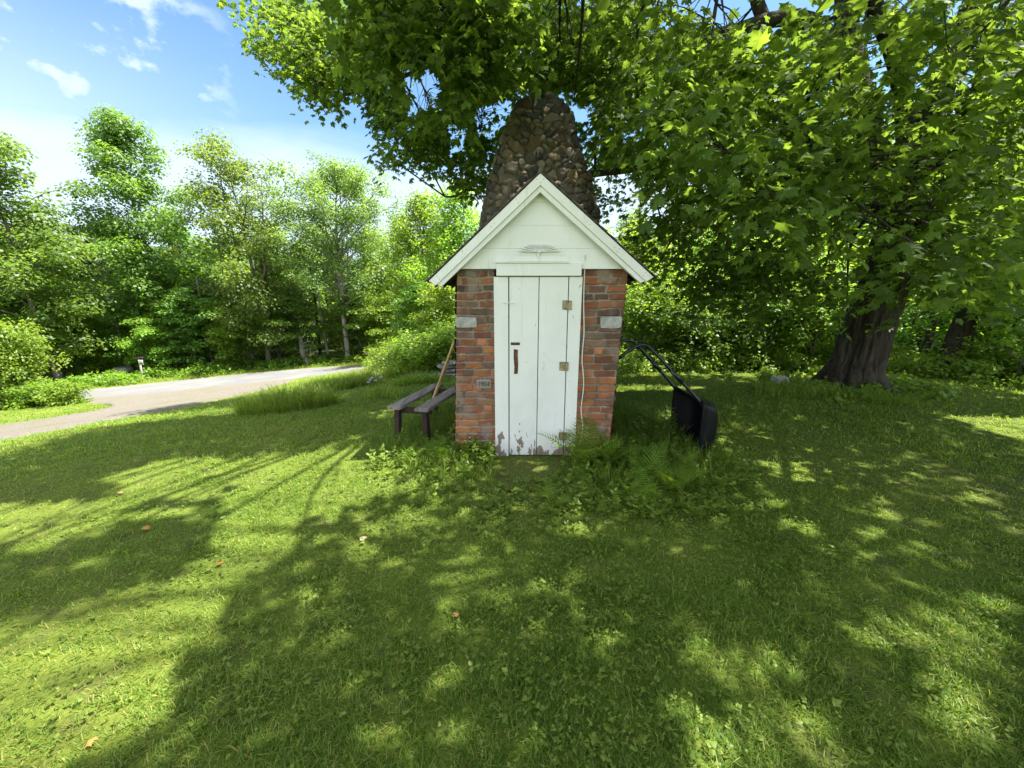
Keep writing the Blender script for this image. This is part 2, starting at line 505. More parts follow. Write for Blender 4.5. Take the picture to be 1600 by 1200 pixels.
s = NT('petal'); M['petal'] = s.done((.50, .48, .66), .6, .2, None, .3)
s = NT('fallen_leaf_colour'); r = s.attr('rnd')
M['fallen'] = s.done(s.ramp(r, [(0, (.30, .07, .03)), (.5, (.55, .25, .06)), (1, (.50, .42, .25))]), .7, .2, None, .25)

# ground: lawn, forest floor, worn patches
s = NT('lawn_soil_and_grass'); v = s.node('ShaderNodeNewGeometry').outputs['Position']
zone = s.attr('col', 'Color'); sep = s.node('ShaderNodeSeparateColor', {0: zone})
n_big = s.noise(.55, v, 4, .6); n_mid = s.noise(5, v, 5, .65); n_fin = s.noise(60, v, 5, .7)
grass = s.ramp(n_fin, [(.25, (.045, .068, .012)), (.5, (.10, .15, .02)), (.78, (.19, .21, .045))])
grass = s.mix(s.mrange(n_big, .4, .68, 0, .4), grass, (.17, .185, .035))
soil = s.ramp(s.noise(34, v, 6, .7), [(.3, (.035, .026, .017)), (.6, (.085, .066, .045)), (.85, (.16, .13, .09))])
patch = s.math('MULTIPLY', s.mrange(n_mid, .52, .66), .45)
col = s.mix(patch, grass, soil)
col = s.mix(sep.outputs[0], col, soil)
litter = s.ramp(s.noise(14, v, 6, .7), [(.3, (.03, .026, .014)), (.55, (.05, .065, .018)), (.8, (.11, .095, .05))])
col = s.mix(sep.outputs[1], col, litter)
M['ground'] = s.done(col, .95, .1, s.bump(s.math('ADD', n_fin, s.math('MULTIPLY', n_mid, .6)), .8, .03))
s = NT('worn_asphalt'); v = s.node('ShaderNodeNewGeometry').outputs['Position']
col = s.ramp(s.noise(26, v, 6, .75), [(.3, (.093, .094, .097)), (.7, (.158, .159, .163))])
col = s.mix(s.mrange(s.noise(.6, v, 4, .6), .42, .66, 0, .6), col, (.185, .18, .172))
edge = s.attr('rnd')
M['road'] = s.done(col, .9, .2, s.bump(s.noise(70, v, 4, .7), .5, .01))
s = NT('driveway_gravel'); v = s.node('ShaderNodeNewGeometry').outputs['Position']
col = s.ramp(s.noise(22, v, 7, .8), [(.3, (.075, .064, .05)), (.55, (.165, .148, .125)), (.8, (.28, .26, .235))])
col = s.mix(s.mrange(s.noise(.8, v, 5, .65), .5, .66, 0, .6), col, (.11, .12, .04))
M['gravel'] = s.done(col, .95, .15, s.bump(s.noise(45, v, 5, .75), .8, .03))
s = NT('far_forest'); v = s.node('ShaderNodeNewGeometry').outputs['Position']
M['hill'] = s.done(s.ramp(s.noise(.12, v, 7, .7), [(.3, (.03, .055, .025)), (.7, (.08, .12, .05))]), .95, .05, s.bump(s.noise(.15, v, 6, .7), 1.0, 6.0))

# ------------------------------------------------------------------ ground, road, driveway, hills
FAR_E = np.array([(-75, -9), (-50, 2.5), (-34, 10.5), (-23.8, 17.3), (-20.9, 18.8), (-17.9, 21), (-15.3, 22.5), (-11.8, 23.4), (-7.3, 22.9), (0, 24.2), (16, 28.5), (45, 38)], float)
NEAR_E = np.array([(-72, -14), (-47, -1.2), (-31, 7.5), (-21.0, 14.3), (-18.9, 14.9), (-15, 15.6), (-11.3, 16.2), (-9.2, 17.0), (-6, 17.9), (1, 19.6), (17, 24), (46, 33.5)], float)
DRV_F = np.array([(-52, -12), (-30, 3), (-20, 7.6), (-14.4, 10.2), (-13.3, 10.9), (-12.9, 11.6), (-13.8, 12.7), (-16.0, 14.2), (-18.5, 15.6)], float)
DRV_N = np.array([(-46, -18), (-22, -1.5), (-13, 3.6), (-8.8, 6.2), (-8.6, 7.3), (-8.0, 7.9), (-7.5, 9.4), (-9.3, 16.8)], float)
def strip(a, b, n, m, lift):
    A, B = spline(a, n), spline(b, n)
    w = np.linspace(0, 1, m)
    wob = (fbm(np.arange(n) * .35, 3.1, 0, 3) - .5) * .5
    wob2 = (fbm(np.arange(n) * .35, 9.7, 0, 3) - .5) * .5
    P = A[:, None] * (1 - w)[None, :, None] + B[:, None] * w[None, :, None]
    d = unit(B - A)
    P[:, 0] += d * wob[:, None]; P[:, -1] += d * wob2[:, None]
    Z = tz(P[..., 0], P[..., 1]) + lift
    Z[:, 0] -= lift + .02; Z[:, -1] -= lift + .02
    return np.concatenate([P, Z[..., None]], -1).reshape(-1, 3), grid_faces(n, m)
road_poly = np.concatenate([spline(FAR_E, 60), spline(NEAR_E, 60)[::-1]])
drive_poly = np.concatenate([spline(DRV_F, 40), spline(DRV_N, 40)[::-1]])

def warp(n, half, p):
    t = np.linspace(-1, 1, n); return np.sign(t) * (np.abs(t) * .12 + np.abs(t) ** p * .88) * half
gx = warp(321, 900, 5.0); gy = warp(321, 900, 5.0) + 6
GX, GY = np.meshgrid(gx, gy, indexing='ij')
GZ = tz(GX, GY) + (fbm(GX * .9, GY * .9, 0, 3) - .5) * .05 * (np.hypot(GX, GY) < 14)
colz = np.zeros((*GX.shape, 4), np.float32)
far_side = -GX * .48 + GY * .87
fe = spline(FAR_E, 200)
yfar = np.interp(GX, fe[:, 0], fe[:, 1])
forest = sstep(.8, 3.5, GY - yfar) * (GX < 45)
forest = np.maximum(forest, sstep(8.2, 9.6, GY + .12 * GX) * (GX > .5) * (GX < 60) * (1 - sstep(14.0, 20, GX - GY * .2)))
forest = np.maximum(forest, sstep(11, 13, GY) * sstep(-3.5, -1, GX))
colz[..., 1] = forest
bare = np.exp(-(((GX - .25) / .5) ** 2 + ((GY - 3.45) / .16) ** 2)) * 1.1
bare += np.exp(-(((GX - 4.6) / .9) ** 2 + ((GY - 2.9) / .35) ** 2)) * .9
colz[..., 0] = np.clip(bare, 0, 1)
g = MB().add(np.stack([GX, GY, GZ], -1).reshape(-1, 3), grid_faces(*GX.shape), None, colz.reshape(-1, 4))
tag(obj('lawn', g, M['ground'], None, True, True), 'mown green lawn sloping down to the road', 'lawn', None, 'structure')
V, F = strip(FAR_E, NEAR_E, 220, 12, .035)
tag(obj('road', MB().add(V, F), M['road'], None, True), 'grey country road curving past the woods', 'road', None, 'structure')
V, F = strip(DRV_F, DRV_N, 160, 10, .06)
tag(obj('driveway', MB().add(V, F), M['gravel'], None, True), 'pale gravel driveway joining the road', 'driveway', None, 'structure')
hx = np.linspace(-900, 900, 140); hd = np.linspace(0, 1, 14)
HX, HD = np.meshgrid(hx, hd, indexing='ij')
ridge = 30 + 46 * fbm(HX * .006, 1.3, 0, 4) + 10 * fbm(HX * .05, 4.4, 0, 2)
ang = HX / 900 * 1.75
HR = 380 + HD * 260
HZ = -6 + ridge * np.sin(HD * np.pi / 2) + 4 * fbm(HX * .1, HD * 8, 0, 3) * HD
hm = MB().add(np.stack([np.sin(ang) * HR, np.cos(ang) * HR, HZ], -1).reshape(-1, 3), grid_faces(140, 14))
tag(obj('hills', hm, M['hill'], None, True), 'low wooded hills far beyond the trees', 'hills', None, 'structure')

# ------------------------------------------------------------------ brick smokehouse
FY = 3.70                        # front face of the brickwork
HUT_D = 1.55                     # depth of the house
WALL_Z = 1.80
def lean(z): return .042 * z      # the old walls have settled to the right
PAL = [((.34, .135, .062), 3), ((.255, .102, .055), 3), ((.185, .08, .05), 2.2), ((.17, .092, .064), 1.8), ((.22, .13, .085), 1.2), ((.11, .07, .05), .8), ((.15, .10, .07), .9)]
def brick_panel(mb, W, Hh, du, mapf, seed, u_ofs=0.0):
    r = np.random.default_rng(seed)
    nu, nv = int(W / du) + 1, int(Hh / du) + 1
    u = np.linspace(0, W, nu); vv = np.linspace(0, Hh, nv)
    edges = [-.02]
    while edges[-1] < Hh + .1: edges.append(edges[-1] + .0735 + r.normal(0, .0035))
    edges = np.array(edges)
    U, Vg = np.meshgrid(u, vv, indexing='ij')
    Uw = U + (fbm(U * 9, Vg * 9, seed, 3) - .5) * .022 + (fbm(U * 45, Vg * 45, seed + 2, 2) - .5) * .012
    Vw = Vg + (fbm(U * 5 + 30, Vg * 6, seed, 3) - .5) * .034 + (fbm(U * 40, Vg * 40, seed + 5, 2) - .5) * .010
    Ri = np.clip(np.searchsorted(edges, Vw) - 1, 0, len(edges) - 2)
    h = np.zeros_like(U); col = np.zeros((*U.shape, 4), np.float32); col[..., 3] = 1
    mort = np.array([.27, .24, .195]); 
    pc = np.array([p[0] for p in PAL]); w0 = np.array([p[1] for p in PAL])
    for ri in range(len(edges) - 1):
        m = Ri == ri
        if not m.any(): continue
        hgt = (edges[ri] + edges[ri + 1]) / 2 / Hh
        be = [-r.uniform(.02, .2)]
        while be[-1] < W + .3: be.append(be[-1] + r.choice([.205, .105, .2, .15, .215], p=[.35, .25, .2, .1, .1]) + r.normal(0, .008))
        be = np.array(be); nb = len(be)
        w = w0 * np.array([2.2 if hgt < .5 else .5, 1.3, 1.0, .8, .9, .35 if hgt < .5 else 2.0, .4 if hgt < .5 else 2.2])
        ci = r.choice(len(PAL), nb, p=w / w.sum())
        bc = pc[ci] * r.uniform(.75, 1.2, (nb, 1)) * (1.0 + r.normal(0, .05, (nb, 3)))
        bp = r.uniform(-.009, .010, nb); bm = r.uniform(.003, .009, nb)
        uu = Uw[m]; bi = np.clip(np.searchsorted(be, uu) - 1, 0, nb - 2)
        du_ = np.minimum(uu - be[bi], be[bi + 1] - uu) - bm[bi]
        vw = Vw[m]; dv_ = np.minimum(vw - edges[ri], edges[ri + 1] - vw) - .0055
        dd = np.minimum(du_, dv_)
        k = sstep(-.002, .006, dd)
        h[m] = k * (.014 + bp[bi])
        mv = (.45 + 1.0 * fbm(uu * 14, vw * 14, seed + 4, 3))[:, None]
        col[m, :3] = mort * mv * (1 - k[:, None]) + bc[bi] * k[:, None]
    soot = fbm(U * 11, Vg * 14, seed + 8, 4); col[..., :3] *= (.62 + .7 * soot)[..., None]
    smear = sstep(.62, .72, fbm(U * 6 + 5, Vg * 6, seed + 3, 4))
    col[..., :3] = col[..., :3] * (1 - .6 * smear[..., None]) + mort * .9 * .6 * smear[..., None]
    h = h * (1 - .4 * smear) + .007 * smear + (fbm(U * 60, Vg * 60, seed, 2) - .5) * .004
    P = mapf(U, Vg, h)
    mb.add(P.reshape(-1, 3), grid_faces(nu, nv), None, col.reshape(-1, 4))
    return mb
hut = thing('brick_smokehouse', 'small old brick smokehouse with white plank door and white gable', 'smokehouse', (.25, 4.4, 0))
HO = np.array([.25, 4.4, 0.0])
def hobj(name, mb, mat, smooth=False, color=False, parent=None):
    o = obj(name, mb, mat, parent or hut, smooth, color)
    if parent is None: o.location = [float(-q) for q in HO]
    return o
xl = lambda v: -.585 + .042 * v             # left edge, leaning
xr = lambda v: .985 + .044 * v              # right edge
XD0, XD1 = -.165, .637                      # door opening
def pier_map(fa, fb, y0, sgn):
    def f(U, Vg, h):
        t = U / U.max(); a, b = fa(Vg), fb(Vg)
        return np.stack([a + (b - a) * t, y0 + sgn * h, Vg - .05], -1)
    return f
def side_map(fx, sgn):
    def f(U, Vg, h): return np.stack([fx(Vg) + sgn * h, FY + U, Vg - .05], -1)
    return f
z0 = lambda v: XD0 + 0 * v
z1 = lambda v: XD1 + 0 * v
hobj('brick_wall', brick_panel(MB(), .435, WALL_Z + .1, .0045, pier_map(xl, z0, FY, -1), 11), M['brick'], True, True)
hobj('brick_wall', brick_panel(MB(), .39, WALL_Z + .1, .0045, pier_map(z1, xr, FY, -1), 24), M['brick'], True, True)
hobj('brick_wall', brick_panel(MB(), HUT_D, WALL_Z + .1, .011, side_map(lambda v: xl(v) + .003, -1), 31), M['brick'], True, True)
hobj('brick_wall', brick_panel(MB(), HUT_D, WALL_Z + .1, .011, side_map(lambda v: xr(v) - .003, 1), 47), M['brick'], True, True)
hobj('brick_wall', brick_panel(MB(), 1.57, WALL_Z + .1, .011, pier_map(xl, xr, FY + HUT_D, 1), 53), M['brick'], True, True)
# reveals of the doorway and a dark inside behind the door
mb = MB()
box(mb, (XD0 - .02, FY + .004, -.05), (XD1 + .02, FY + .05, .03))
hobj('stone_sill', mb, M['cement'])
mb = MB(); box(mb, (XD0 - .005, FY + .06, -.03), (XD1 + .005, FY + .08, WALL_Z))
hobj('door_backing', mb, M['void'])

def rough_block(mb, c, size, seed, n=14, amp=.006, rnd_=0.0):
    """a dressed stone: a box with broken faces and rounded edges"""
    t = np.linspace(-1, 1, n)
    faces = []
    for a in range(3):
        for s in (-1, 1):
            A, B = np.meshgrid(t, t, indexing='ij'); P = np.zeros((n, n, 3))
            P[..., a] = s; P[..., (a + 1) % 3] = A; P[..., (a + 2) % 3] = B * s
            r = np.linalg.norm(P, axis=-1, keepdims=True)
            P = P * (1 - rnd_ + rnd_ * (1.18 / r)) if rnd_ else P * (1 - .10 * np.clip(r - 1.25, 0, 1) / .48)
            Q = P * np.asarray(size) / 2
            d = (fbm(Q[..., 0] * 28 + seed, Q[..., 1] * 28, Q[..., 2] * 28 + seed, 4) - .5) * 2 * amp
            Q = Q + unit(P) * d[..., None] + np.asarray(c)
            mb.add(Q.reshape(-1, 3), grid_faces(n, n))
    return mb
def face_pt(px, py, y=FY): return at(px, py, y)
for i, (px, py, w, hh) in enumerate(((728.5, 503.5, .205, .10), (954.5, 503.5, .205, .112))):
    p = face_pt(px, py, FY - .012)
    hobj('limestone_block', rough_block(MB(), p + np.array([0, .012, 0]), (w, .07, hh), 3 + i * 9, 18, .007), M['limestone'], True)
p = face_pt(756, 600, FY - .016)
ds = hobj('date_stone', rough_block(MB(), p + np.array([0, .02, 0]), (.148, .055, .092), 77, 20, .003), M['cement'], True)
mb = MB()
w2, h2, fw = .066, .036, .006
yy0, yy1 = p[1] - .016, p[1] - .003
for lo, hi in (((-w2, -h2), (w2, -h2 + fw)), ((-w2, h2 - fw), (w2, h2)), ((-w2, -h2 + fw), (-w2 + fw, h2 - fw)), ((w2 - fw, -h2 + fw), (w2, h2 - fw))):
    box(mb, (p[0] + lo[0], yy0, p[2] + lo[1]), (p[0] + hi[0], yy1, p[2] + hi[1]), None, .0015)
obj('stone_border', mb, M['cement'], ds)
fc = bpy.data.curves.new('figures', 'FONT'); fc.body = '1954'; fc.size = .064; fc.extrude = .003; fc.align_x = 'CENTER'; fc.align_y = 'CENTER'; fc.space_character = 1.08; fc.offset = .0009
fo = bpy.data.objects.new('figures_tmp', fc); COL.objects.link(fo)
bpy.context.view_layer.update()
me = bpy.data.meshes.new_from_object(fo.evaluated_get(bpy.context.evaluated_depsgraph_get()))
bpy.data.objects.remove(fo)
me.materials.clear(); me.materials.append(M['engraved'])
o = link('date_figures', me, ds, (p[0], p[1] - .0125, p[2] - .001), (R(90), 0, 0)); o.scale = (.82, 1.0, 1.0)

# white door: jambs, lintel, planks, hinges, latch, slot
mb = MB()
def board(mb, x0, x1, zz0, zz1, y0, y1, seed, bev=.003, x0t=None, x1t=None, cuts=()):
    """a plank with chamfered front edges and slightly uneven face"""
    n = 26
    z = np.linspace(zz0, zz1, n); t = (z - zz0) / (zz1 - zz0)
    a = x0 + (x0t - x0 if x0t is not None else 0) * t; b = x1 + (x1t - x1 if x1t is not None else 0) * t
    wob = (fbm(z * 2.2, seed, 0, 2) - .5) * .004
    prof = [(0, y1), (0, y0 + bev), (bev, y0), (None, y0), (-bev, y0), (-1e-9, y0 + bev), (-1e-9, y1)]
    xs = [a, a, a + bev, (a + b) / 2, b - bev, b, b]; ys = [q[1] for q in prof]
    P = np.stack([np.stack([x + wob * 0, np.full(n, y) + (wob if y < y1 else 0), z], -1) for x, y in zip(xs, ys)], 0)
    k = len(xs)
    mb.add(P.reshape(-1, 3), [grid_faces(k, n), np.array([[i * n for i in range(k)]]), np.array([[i * n + n - 1 for i in range(k)][::-1]])])
DZ = 1.768
YD = FY - .035
door = thing('door', None, None); door.parent = hut; door.location = [float(-q) for q in HO]
xs = [face_pt(795.5, 600, YD)[0], face_pt(840, 600, YD)[0], face_pt(883.5, 600, YD)[0]]
for i in range(2):
    mb = MB(); board(mb, xs[i] + .0035, xs[i + 1] - .0035, .012, DZ - .004, YD - .004 * i, YD + .03, 5 + i)
    obj('plank', mb, M['white_peel'], door)
mb = MB()
sl = face_pt(806, 565, YD)
box(mb, (sl[0] - .027, YD - .0035, sl[2] - .125), (sl[0] - .027 + .045, YD - .0005, sl[2] + .115), None)
hp = MB(); q = [(-.020, .122), (.020, .114), (.018, .06), (.023, -.02), (.019, -.118), (-.017, -.123), (-.014, -.05), (-.021, .03)]
prism(hp, [(sl[0] + a, YD - .0045, sl[2] + b) for a, b in q], (0, .003, 0))
obj('latch_hole', hp, M['rust'], door)
mb = MB(); pz = face_pt(806, 537, YD)
box(mb, (pz[0] - .048, YD - .006, pz[2] - .013), (pz[0] + .038, YD - .001, pz[2] + .013), None, .002)
box(mb, (pz[0] - .03, YD - .012, pz[2] - .006), (pz[0] + .03, YD - .006, pz[2] + .004), None, .002)
obj('letter_plate', mb, M['rust'], door)
mb = MB(); pz = face_pt(848, 571, YD)
tube(mb, [(pz[0], YD - .002, pz[2] + .045), (pz[0] + .008, YD - .012, pz[2] + .03), (pz[0] + .006, YD - .013, pz[2] - .02), (pz[0] - .006, YD - .003, pz[2] - .04)], .004, 6)
obj('door_pull', mb, M['white'], door)
for px, py in ((886, 476.5), (881, 572), (879.5, 681)):
    h = face_pt(px, py, YD); mb = MB()
    box(mb, (h[0] - .044, YD - .0115, h[2] - .042), (h[0] - .004, YD - .003, h[2] + .042), None, .002)
    box(mb, (h[0] + .004, YD - .0145, h[2] - .045), (h[0] + .043, YD - .003, h[2] + .040), None, .002)
    hg = obj('hinge', mb, M['brass'], door)
    mb = MB(); tube(mb, [(h[0], YD - .014, h[2] - .044), (h[0], YD - .014, h[2] + .044)], .0075, 8)
    obj('hinge_pin', mb, M['brass'], hg)
mb = MB(); h = face_pt(796, 473, YD)
tube(mb, [(h[0] - .05, YD - .012, h[2] + .002), (h[0] - .02, YD - .016, h[2] - .004), (h[0] + .01, YD - .016, h[2]), (h[0] + .035, YD - .012, h[2] - .004), (h[0] + .04, YD - .002, h[2] - .012)], .0042, 6)
box(mb, (h[0] - .056, YD - .014, h[2] - .008), (h[0] - .044, YD - .001, h[2] + .010), None, .002)
obj('hook_latch', mb, M['white'], door)
xa, xb = face_pt(776, 700, YD)[0], face_pt(794.5, 700, YD)[0]
mb = MB(); board(mb, XD0 - .004, xs[0] - .006, .0, DZ - .003, YD - .002, FY + .02, 21)
hobj('door_jamb', mb, M['white_peel'])
mb = MB(); board(mb, xs[2] + .005, XD1 + .003, .0, DZ - .003, YD - .003, FY + .02, 22, .003, None, XD1 + .012)
hobj('door_jamb', mb, M['white_peel'])
l0, l1 = face_pt(775.5, 431, FY - .07), face_pt(909.5, 411, FY - .07)
mb = MB(); box(mb, (l0[0], FY - .072, l0[2]), (l1[0], FY + .0, l1[2]), None, .004)
hobj('lintel', mb, M['white'])
mb = MB(); q0, q1 = face_pt(774.5, 410.8, FY - .08), face_pt(889, 408.6, FY - .08)
box(mb, (q0[0], FY - .088, q0[2]), (q1[0], FY - .005, q1[2]), None, .002)
hobj('drip_ledge', mb, M['white'])
# raised stepped panels and the sunburst ornament over the door
YG = FY - .045                                  # face of the gable boards
mb = MB()
for i, (a, b) in enumerate((((794, 409), (888, 399)), ((801, 399), (884, 396)))):
    A, B = face_pt(*a, YG), face_pt(*b, YG)
    cut = .035 if i == 0 else .012
    pts = [(A[0], A[2] + .004), (B[0], A[2] + .004), (B[0], B[2]), (A[0] + cut, B[2])]
    prism(mb, [(x, YG - .010 + .004 * i, z) for x, z in pts], (0, .012, 0))
hobj('raised_panel', mb, M['white'])
oc = face_pt(842.5, 393.2, YG - .02)
orn = thing('sunburst_ornament', None, None); orn.parent = hut; orn.location = [float(-q) for q in HO]
for k in range(13):
    a = R(4 + 172 * k / 12); ln = .185 if k in (0, 12) else .165 * (.62 + .38 * abs(math.cos(a)))
    ca, sa = math.cos(a), math.sin(a) * .56
    d = np.array([ca, 0, sa]); nrm = np.array([-sa, 0, ca]) / math.hypot(ca, sa)
    b0, b1 = oc + d * .028, oc + d * ln; w0, w1 = .0028, .0048
    mb = MB(); off_ = np.array([0, -.012, 0]); prism(mb, [b0 - nrm * w0 + off_, b1 - nrm * w1 + off_, b1 + nrm * w1 + off_, b0 + nrm * w0 + off_], (0, .024, 0))
    obj('ray', mb, M['white'], orn)
mb = MB()
rows = [(.020, .002), (.017, .016), (.008, .021), (-.002, .017), (-.012, .012), (-.024, .0095), (-.04, .011), (-.052, .007), (-.07, .004), (-.088, .0015)]
ang = np.linspace(0, np.pi, 9)
P = np.array([[(oc[0] + r_ * math.cos(t) + .006 * math.sin(zz * 60), oc[1] + .004 - r_ * .9 * math.sin(t), oc[2] + zz) for t in ang] for zz, r_ in rows])
mb.add(P.reshape(-1, 3), grid_faces(len(rows), 9))
for sgn in (-1, 1):
    tube(mb, [oc + np.array([sgn * .006, -.006, -.004]), oc + np.array([sgn * .022, -.010, .003]), oc + np.array([sgn * .042, -.008, .0]), oc + np.array([sgn * .054, -.004, .004])], [.006, .005, .0045, .002], 7)
obj('pendant', mb, M['white'], orn, True)

# gable boards, bargeboards, roof
EL, ER, AP = at(671, 439, 3.585), at(1019.5, 433, 3.585), at(844, 272, 3.585)
GB = at(800, 420, YG)[2]
mb = MB()
cuts = [GB, at(800, 388, YG)[2], at(800, 352, YG)[2], at(800, 317, YG)[2], AP[2] - .06]
def roof_x(z, side, inset=.05):
    E_ = EL if side < 0 else ER
    t = (z + inset - E_[2]) / (AP[2] - E_[2])
    return E_[0] + (AP[0] - E_[0]) * min(t, 1.0)
for i in range(4):
    a, b = cuts[i] + (.0007 if i else 0), cuts[i + 1] - .0007
    pts = [(max(roof_x(a, -1), -.72), a), (min(roof_x(a, 1), 1.22), a), (roof_x(b, 1), b), (roof_x(b, -1), b)]
    prism(mb, [(x, YG - (.0015 if i % 2 else 0), z) for x, z in pts], (0, .025, 0))
hobj('gable_boards', mb, M['white'])
def rafter_board(name, E_, y0, th, wd, drop, mat, ext=0.0):
    """board under one roof edge, from eave to apex"""
    d = AP - E_; d[1] = 0; L = np.linalg.norm(d); d = d / L
    n = np.array([-d[2], 0, d[0]]); n = n if n[2] < 0 else -n
    a, b = E_ - d * ext, AP.copy()
    # mitre at the apex: vertical cut
    def cut(p): t = (AP[0] - p[0]) / d[0]; return p + d * t
    pts = [a + n * drop, cut(a + n * drop), cut(a + n * (drop + wd)), a + n * (drop + wd) + d * .02]
    pts = [np.array([q[0], y0, q[2]]) for q in pts]
    m = MB(); prism(m, pts, (0, th, 0))
    if name == 'bargeboard':
        m.mi = 1
        for t in (.06, .3, .33, .55, .58, .78, .96):
            for w in ((.018, .05) if int(t * 100) % 2 == 0 else (.035,)):
                c = E_ + d * L * t + n * w; c[1] = y0 - .0005
                tube(m, [c, c + np.array([0, .004, 0])], .0035, 6)
    return hobj(name, m, [mat, M['nail']])
for E_ in (EL, ER):
    o = rafter_board('bargeboard', E_, 3.56, .024, .068, .0, M['white'])
    rafter_board('inner_bargeboard', E_, 3.576, .04, .038, .0695, M['white'], -.03)
def shingle_slope(E_, seed):
    d = AP - E_; d[1] = 0; L = np.linalg.norm(d); d = d / L; n = np.array([-d[2], 0, d[0]]); n = n if n[2] > 0 else -n
    r = np.random.default_rng(seed); m = MB(); lapn = 11; y0, y1 = 3.553, FY + HUT_D + .14
    for i in range(lapn):
        u0, u1 = L * i / lapn - .03, L * (i + 1) / lapn + .015
        y = y0
        while y < y1 - .01:
            w = min(r.uniform(.16, .28), y1 - y); th = r.uniform(.007, .011); j = r.uniform(-.006, .006)
            P = []
            for yy in (y + .0015, y + w - .0015):
                a, b = E_ + d * (u0 + j) + n * .016, E_ + d * min(u1, L) + n * .006
                for q, lift in ((a, 0), (a, th), (b, th * .6), (b, 0)):
                    v = q + n * lift; v[1] = yy; P.append(v)
            P = np.array(P)
            m.add(P, np.array([[0, 1, 2, 3], [7, 6, 5, 4], [0, 4, 5, 1], [1, 5, 6, 2], [2, 6, 7, 3], [3, 7, 4, 0]])); y += w
    deck = MB()
    pts = [E_ - d * .02, AP, AP + n * .0 + np.array([0, 0, .02]), E_ - d * .02 + n * .016]
    prism(deck, [np.array([q[0], 3.585, q[2] - .001]) for q in pts], (0, y1 - 3.585 - .01, 0))
    return m, deck
for E_, sd in ((EL, 3), (ER, 8)):
    m, dk = shingle_slope(E_, sd)
    rf = hobj('roof', m, M['shingle'])
    obj('roof_deck', dk, M['dark_wood'], rf)
m = MB(); d = 0.0
tube(m, [AP + np.array([0, -.035, .018]), AP + np.array([0, HUT_D + .28, .018])], .02, 8)
hobj('ridge_cap', m, M['shingle'])
for E_, sg in ((EL, -1), (ER, 1)):
    for yy in (3.72, 4.15, 4.7, 5.2):
        d = AP - E_; d = d / np.linalg.norm(d)
        a = E_ + d * .03; b = E_ + d * .42
        m = MB(); prism(m, [(a[0], yy, a[2] - .012), (b[0], yy, b[2] - .012), (b[0], yy, b[2] - .09), (a[0], yy, a[2] - .075)], (0, .05, 0))
        hobj('rafter_tail', m, M['dark_wood'])
m = MB(); prism(m, [(xl(1.8) - .0, FY + HUT_D - .03, 1.78), (xr(1.8), FY + HUT_D - .03, 1.78), (roof_x(2.5, 1), FY + HUT_D - .03, 2.5), (roof_x(2.5, -1), FY + HUT_D - .03, 2.5)], (0, .03, 0))
hobj('rear_gable', m, M['white'])
# white cord hanging down the right pier
cp = [at(914, 398, YG - .012), at(913.5, 420, FY - .03), at(912, 470, FY - .028), at(912.5, 520, FY - .027), at(909.5, 560, FY - .03), at(912, 600, FY - .026), at(908, 640, FY - .03), at(910.5, 668, FY - .028), at(906, 692, FY - .03), at(904, 712, FY - .04)]
m = MB(); tube(m, spline(cp, 60), .0055, 6)
tag(obj('electric_cord', m, M['cord'], None, True), 'thin white electric cord hanging down the bricks beside the door', 'cord')

# ------------------------------------------------------------------ fieldstone chimney
CY, CX = 6.25, .40
prof = []
for py, l, r_ in ((160, 826, 866), (164, 817, 873), (172, 806, 883), (187, 800, 893), (209, 787, 899), (250, 772, 911), (290, 762, 921), (332, 751, 933)):
    a, b = at(l, py, CY), at(r_, py, CY); prof.append((a[2], (a[0] + b[0]) / 2, (b[0] - a[0]) / 2))
prof = prof[::-1]
prof = [(-.1, .35, 1.12), (1.2, .37, 1.04), (2.1, .385, .97)] + prof
zp = np.array([q[0] for q in prof]); cxp = np.array([q[1] for q in prof]); rp = np.array([q[2] for q in prof]) - .085 + .03 * sstep(3.6, 4.1, zp)
nz, na = 420, 460
tt = np.linspace(0, 1, nz); zz = zp[0] + (zp[-1] - zp[0]) * tt
aa = np.linspace(0, 2 * np.pi, na)
r_z = np.interp(zz, zp, rp); c_z = np.interp(zz, zp, cxp)
ca, sa = np.cos(aa), np.sin(aa)
se = (np.abs(ca) ** 3 + np.abs(sa) ** 3) ** (-1 / 3.)              # squarish plan with rounded corners
BX = c_z[:, None] + (r_z[:, None] * se * ca) ; BY = CY + (r_z[:, None] * se * sa) * .95; BZ = zz[:, None] + 0 * BX
r = np.random.default_rng(5)
seeds = []
tries = 0
pool = np.stack([r.uniform(0, 2 * np.pi, 9000), r.uniform(zp[0], zp[-1], 9000)], 1)
srad = r.choice([.04, .055, .075, .095, .12], 9000, p=[.22, .25, .25, .2, .08])
P3 = np.stack([np.interp(pool[:, 1], zp, cxp) + np.interp(pool[:, 1], zp, rp) * (np.abs(np.cos(pool[:, 0])) ** 3 + np.abs(np.sin(pool[:, 0])) ** 3) ** (-1 / 3.) * np.cos(pool[:, 0]),
               CY + .95 * np.interp(pool[:, 1], zp, rp) * (np.abs(np.cos(pool[:, 0])) ** 3 + np.abs(np.sin(pool[:, 0])) ** 3) ** (-1 / 3.) * np.sin(pool[:, 0]), pool[:, 1]], 1)
keep, KR = [], []
for i in range(9000):
    if keep:
        dd = np.linalg.norm((P3[keep] - P3[i]) * np.array([1, 1, 1.2]), axis=1)
        if (dd < (np.array(KR) + srad[i]) * .80).any(): continue
    keep.append(i); KR.append(srad[i])
S3 = P3[keep]; KR = np.array(KR); ns = len(keep)
sc = np.array([(.10, .088, .07), (.15, .132, .102), (.205, .18, .14), (.12, .092, .062), (.17, .13, .08), (.30, .28, .23), (.06, .057, .053)])
scol = sc[r.choice(7, ns, p=[.28, .22, .1, .17, .08, .03, .12])] * r.uniform(.8, 1.25, (ns, 1))
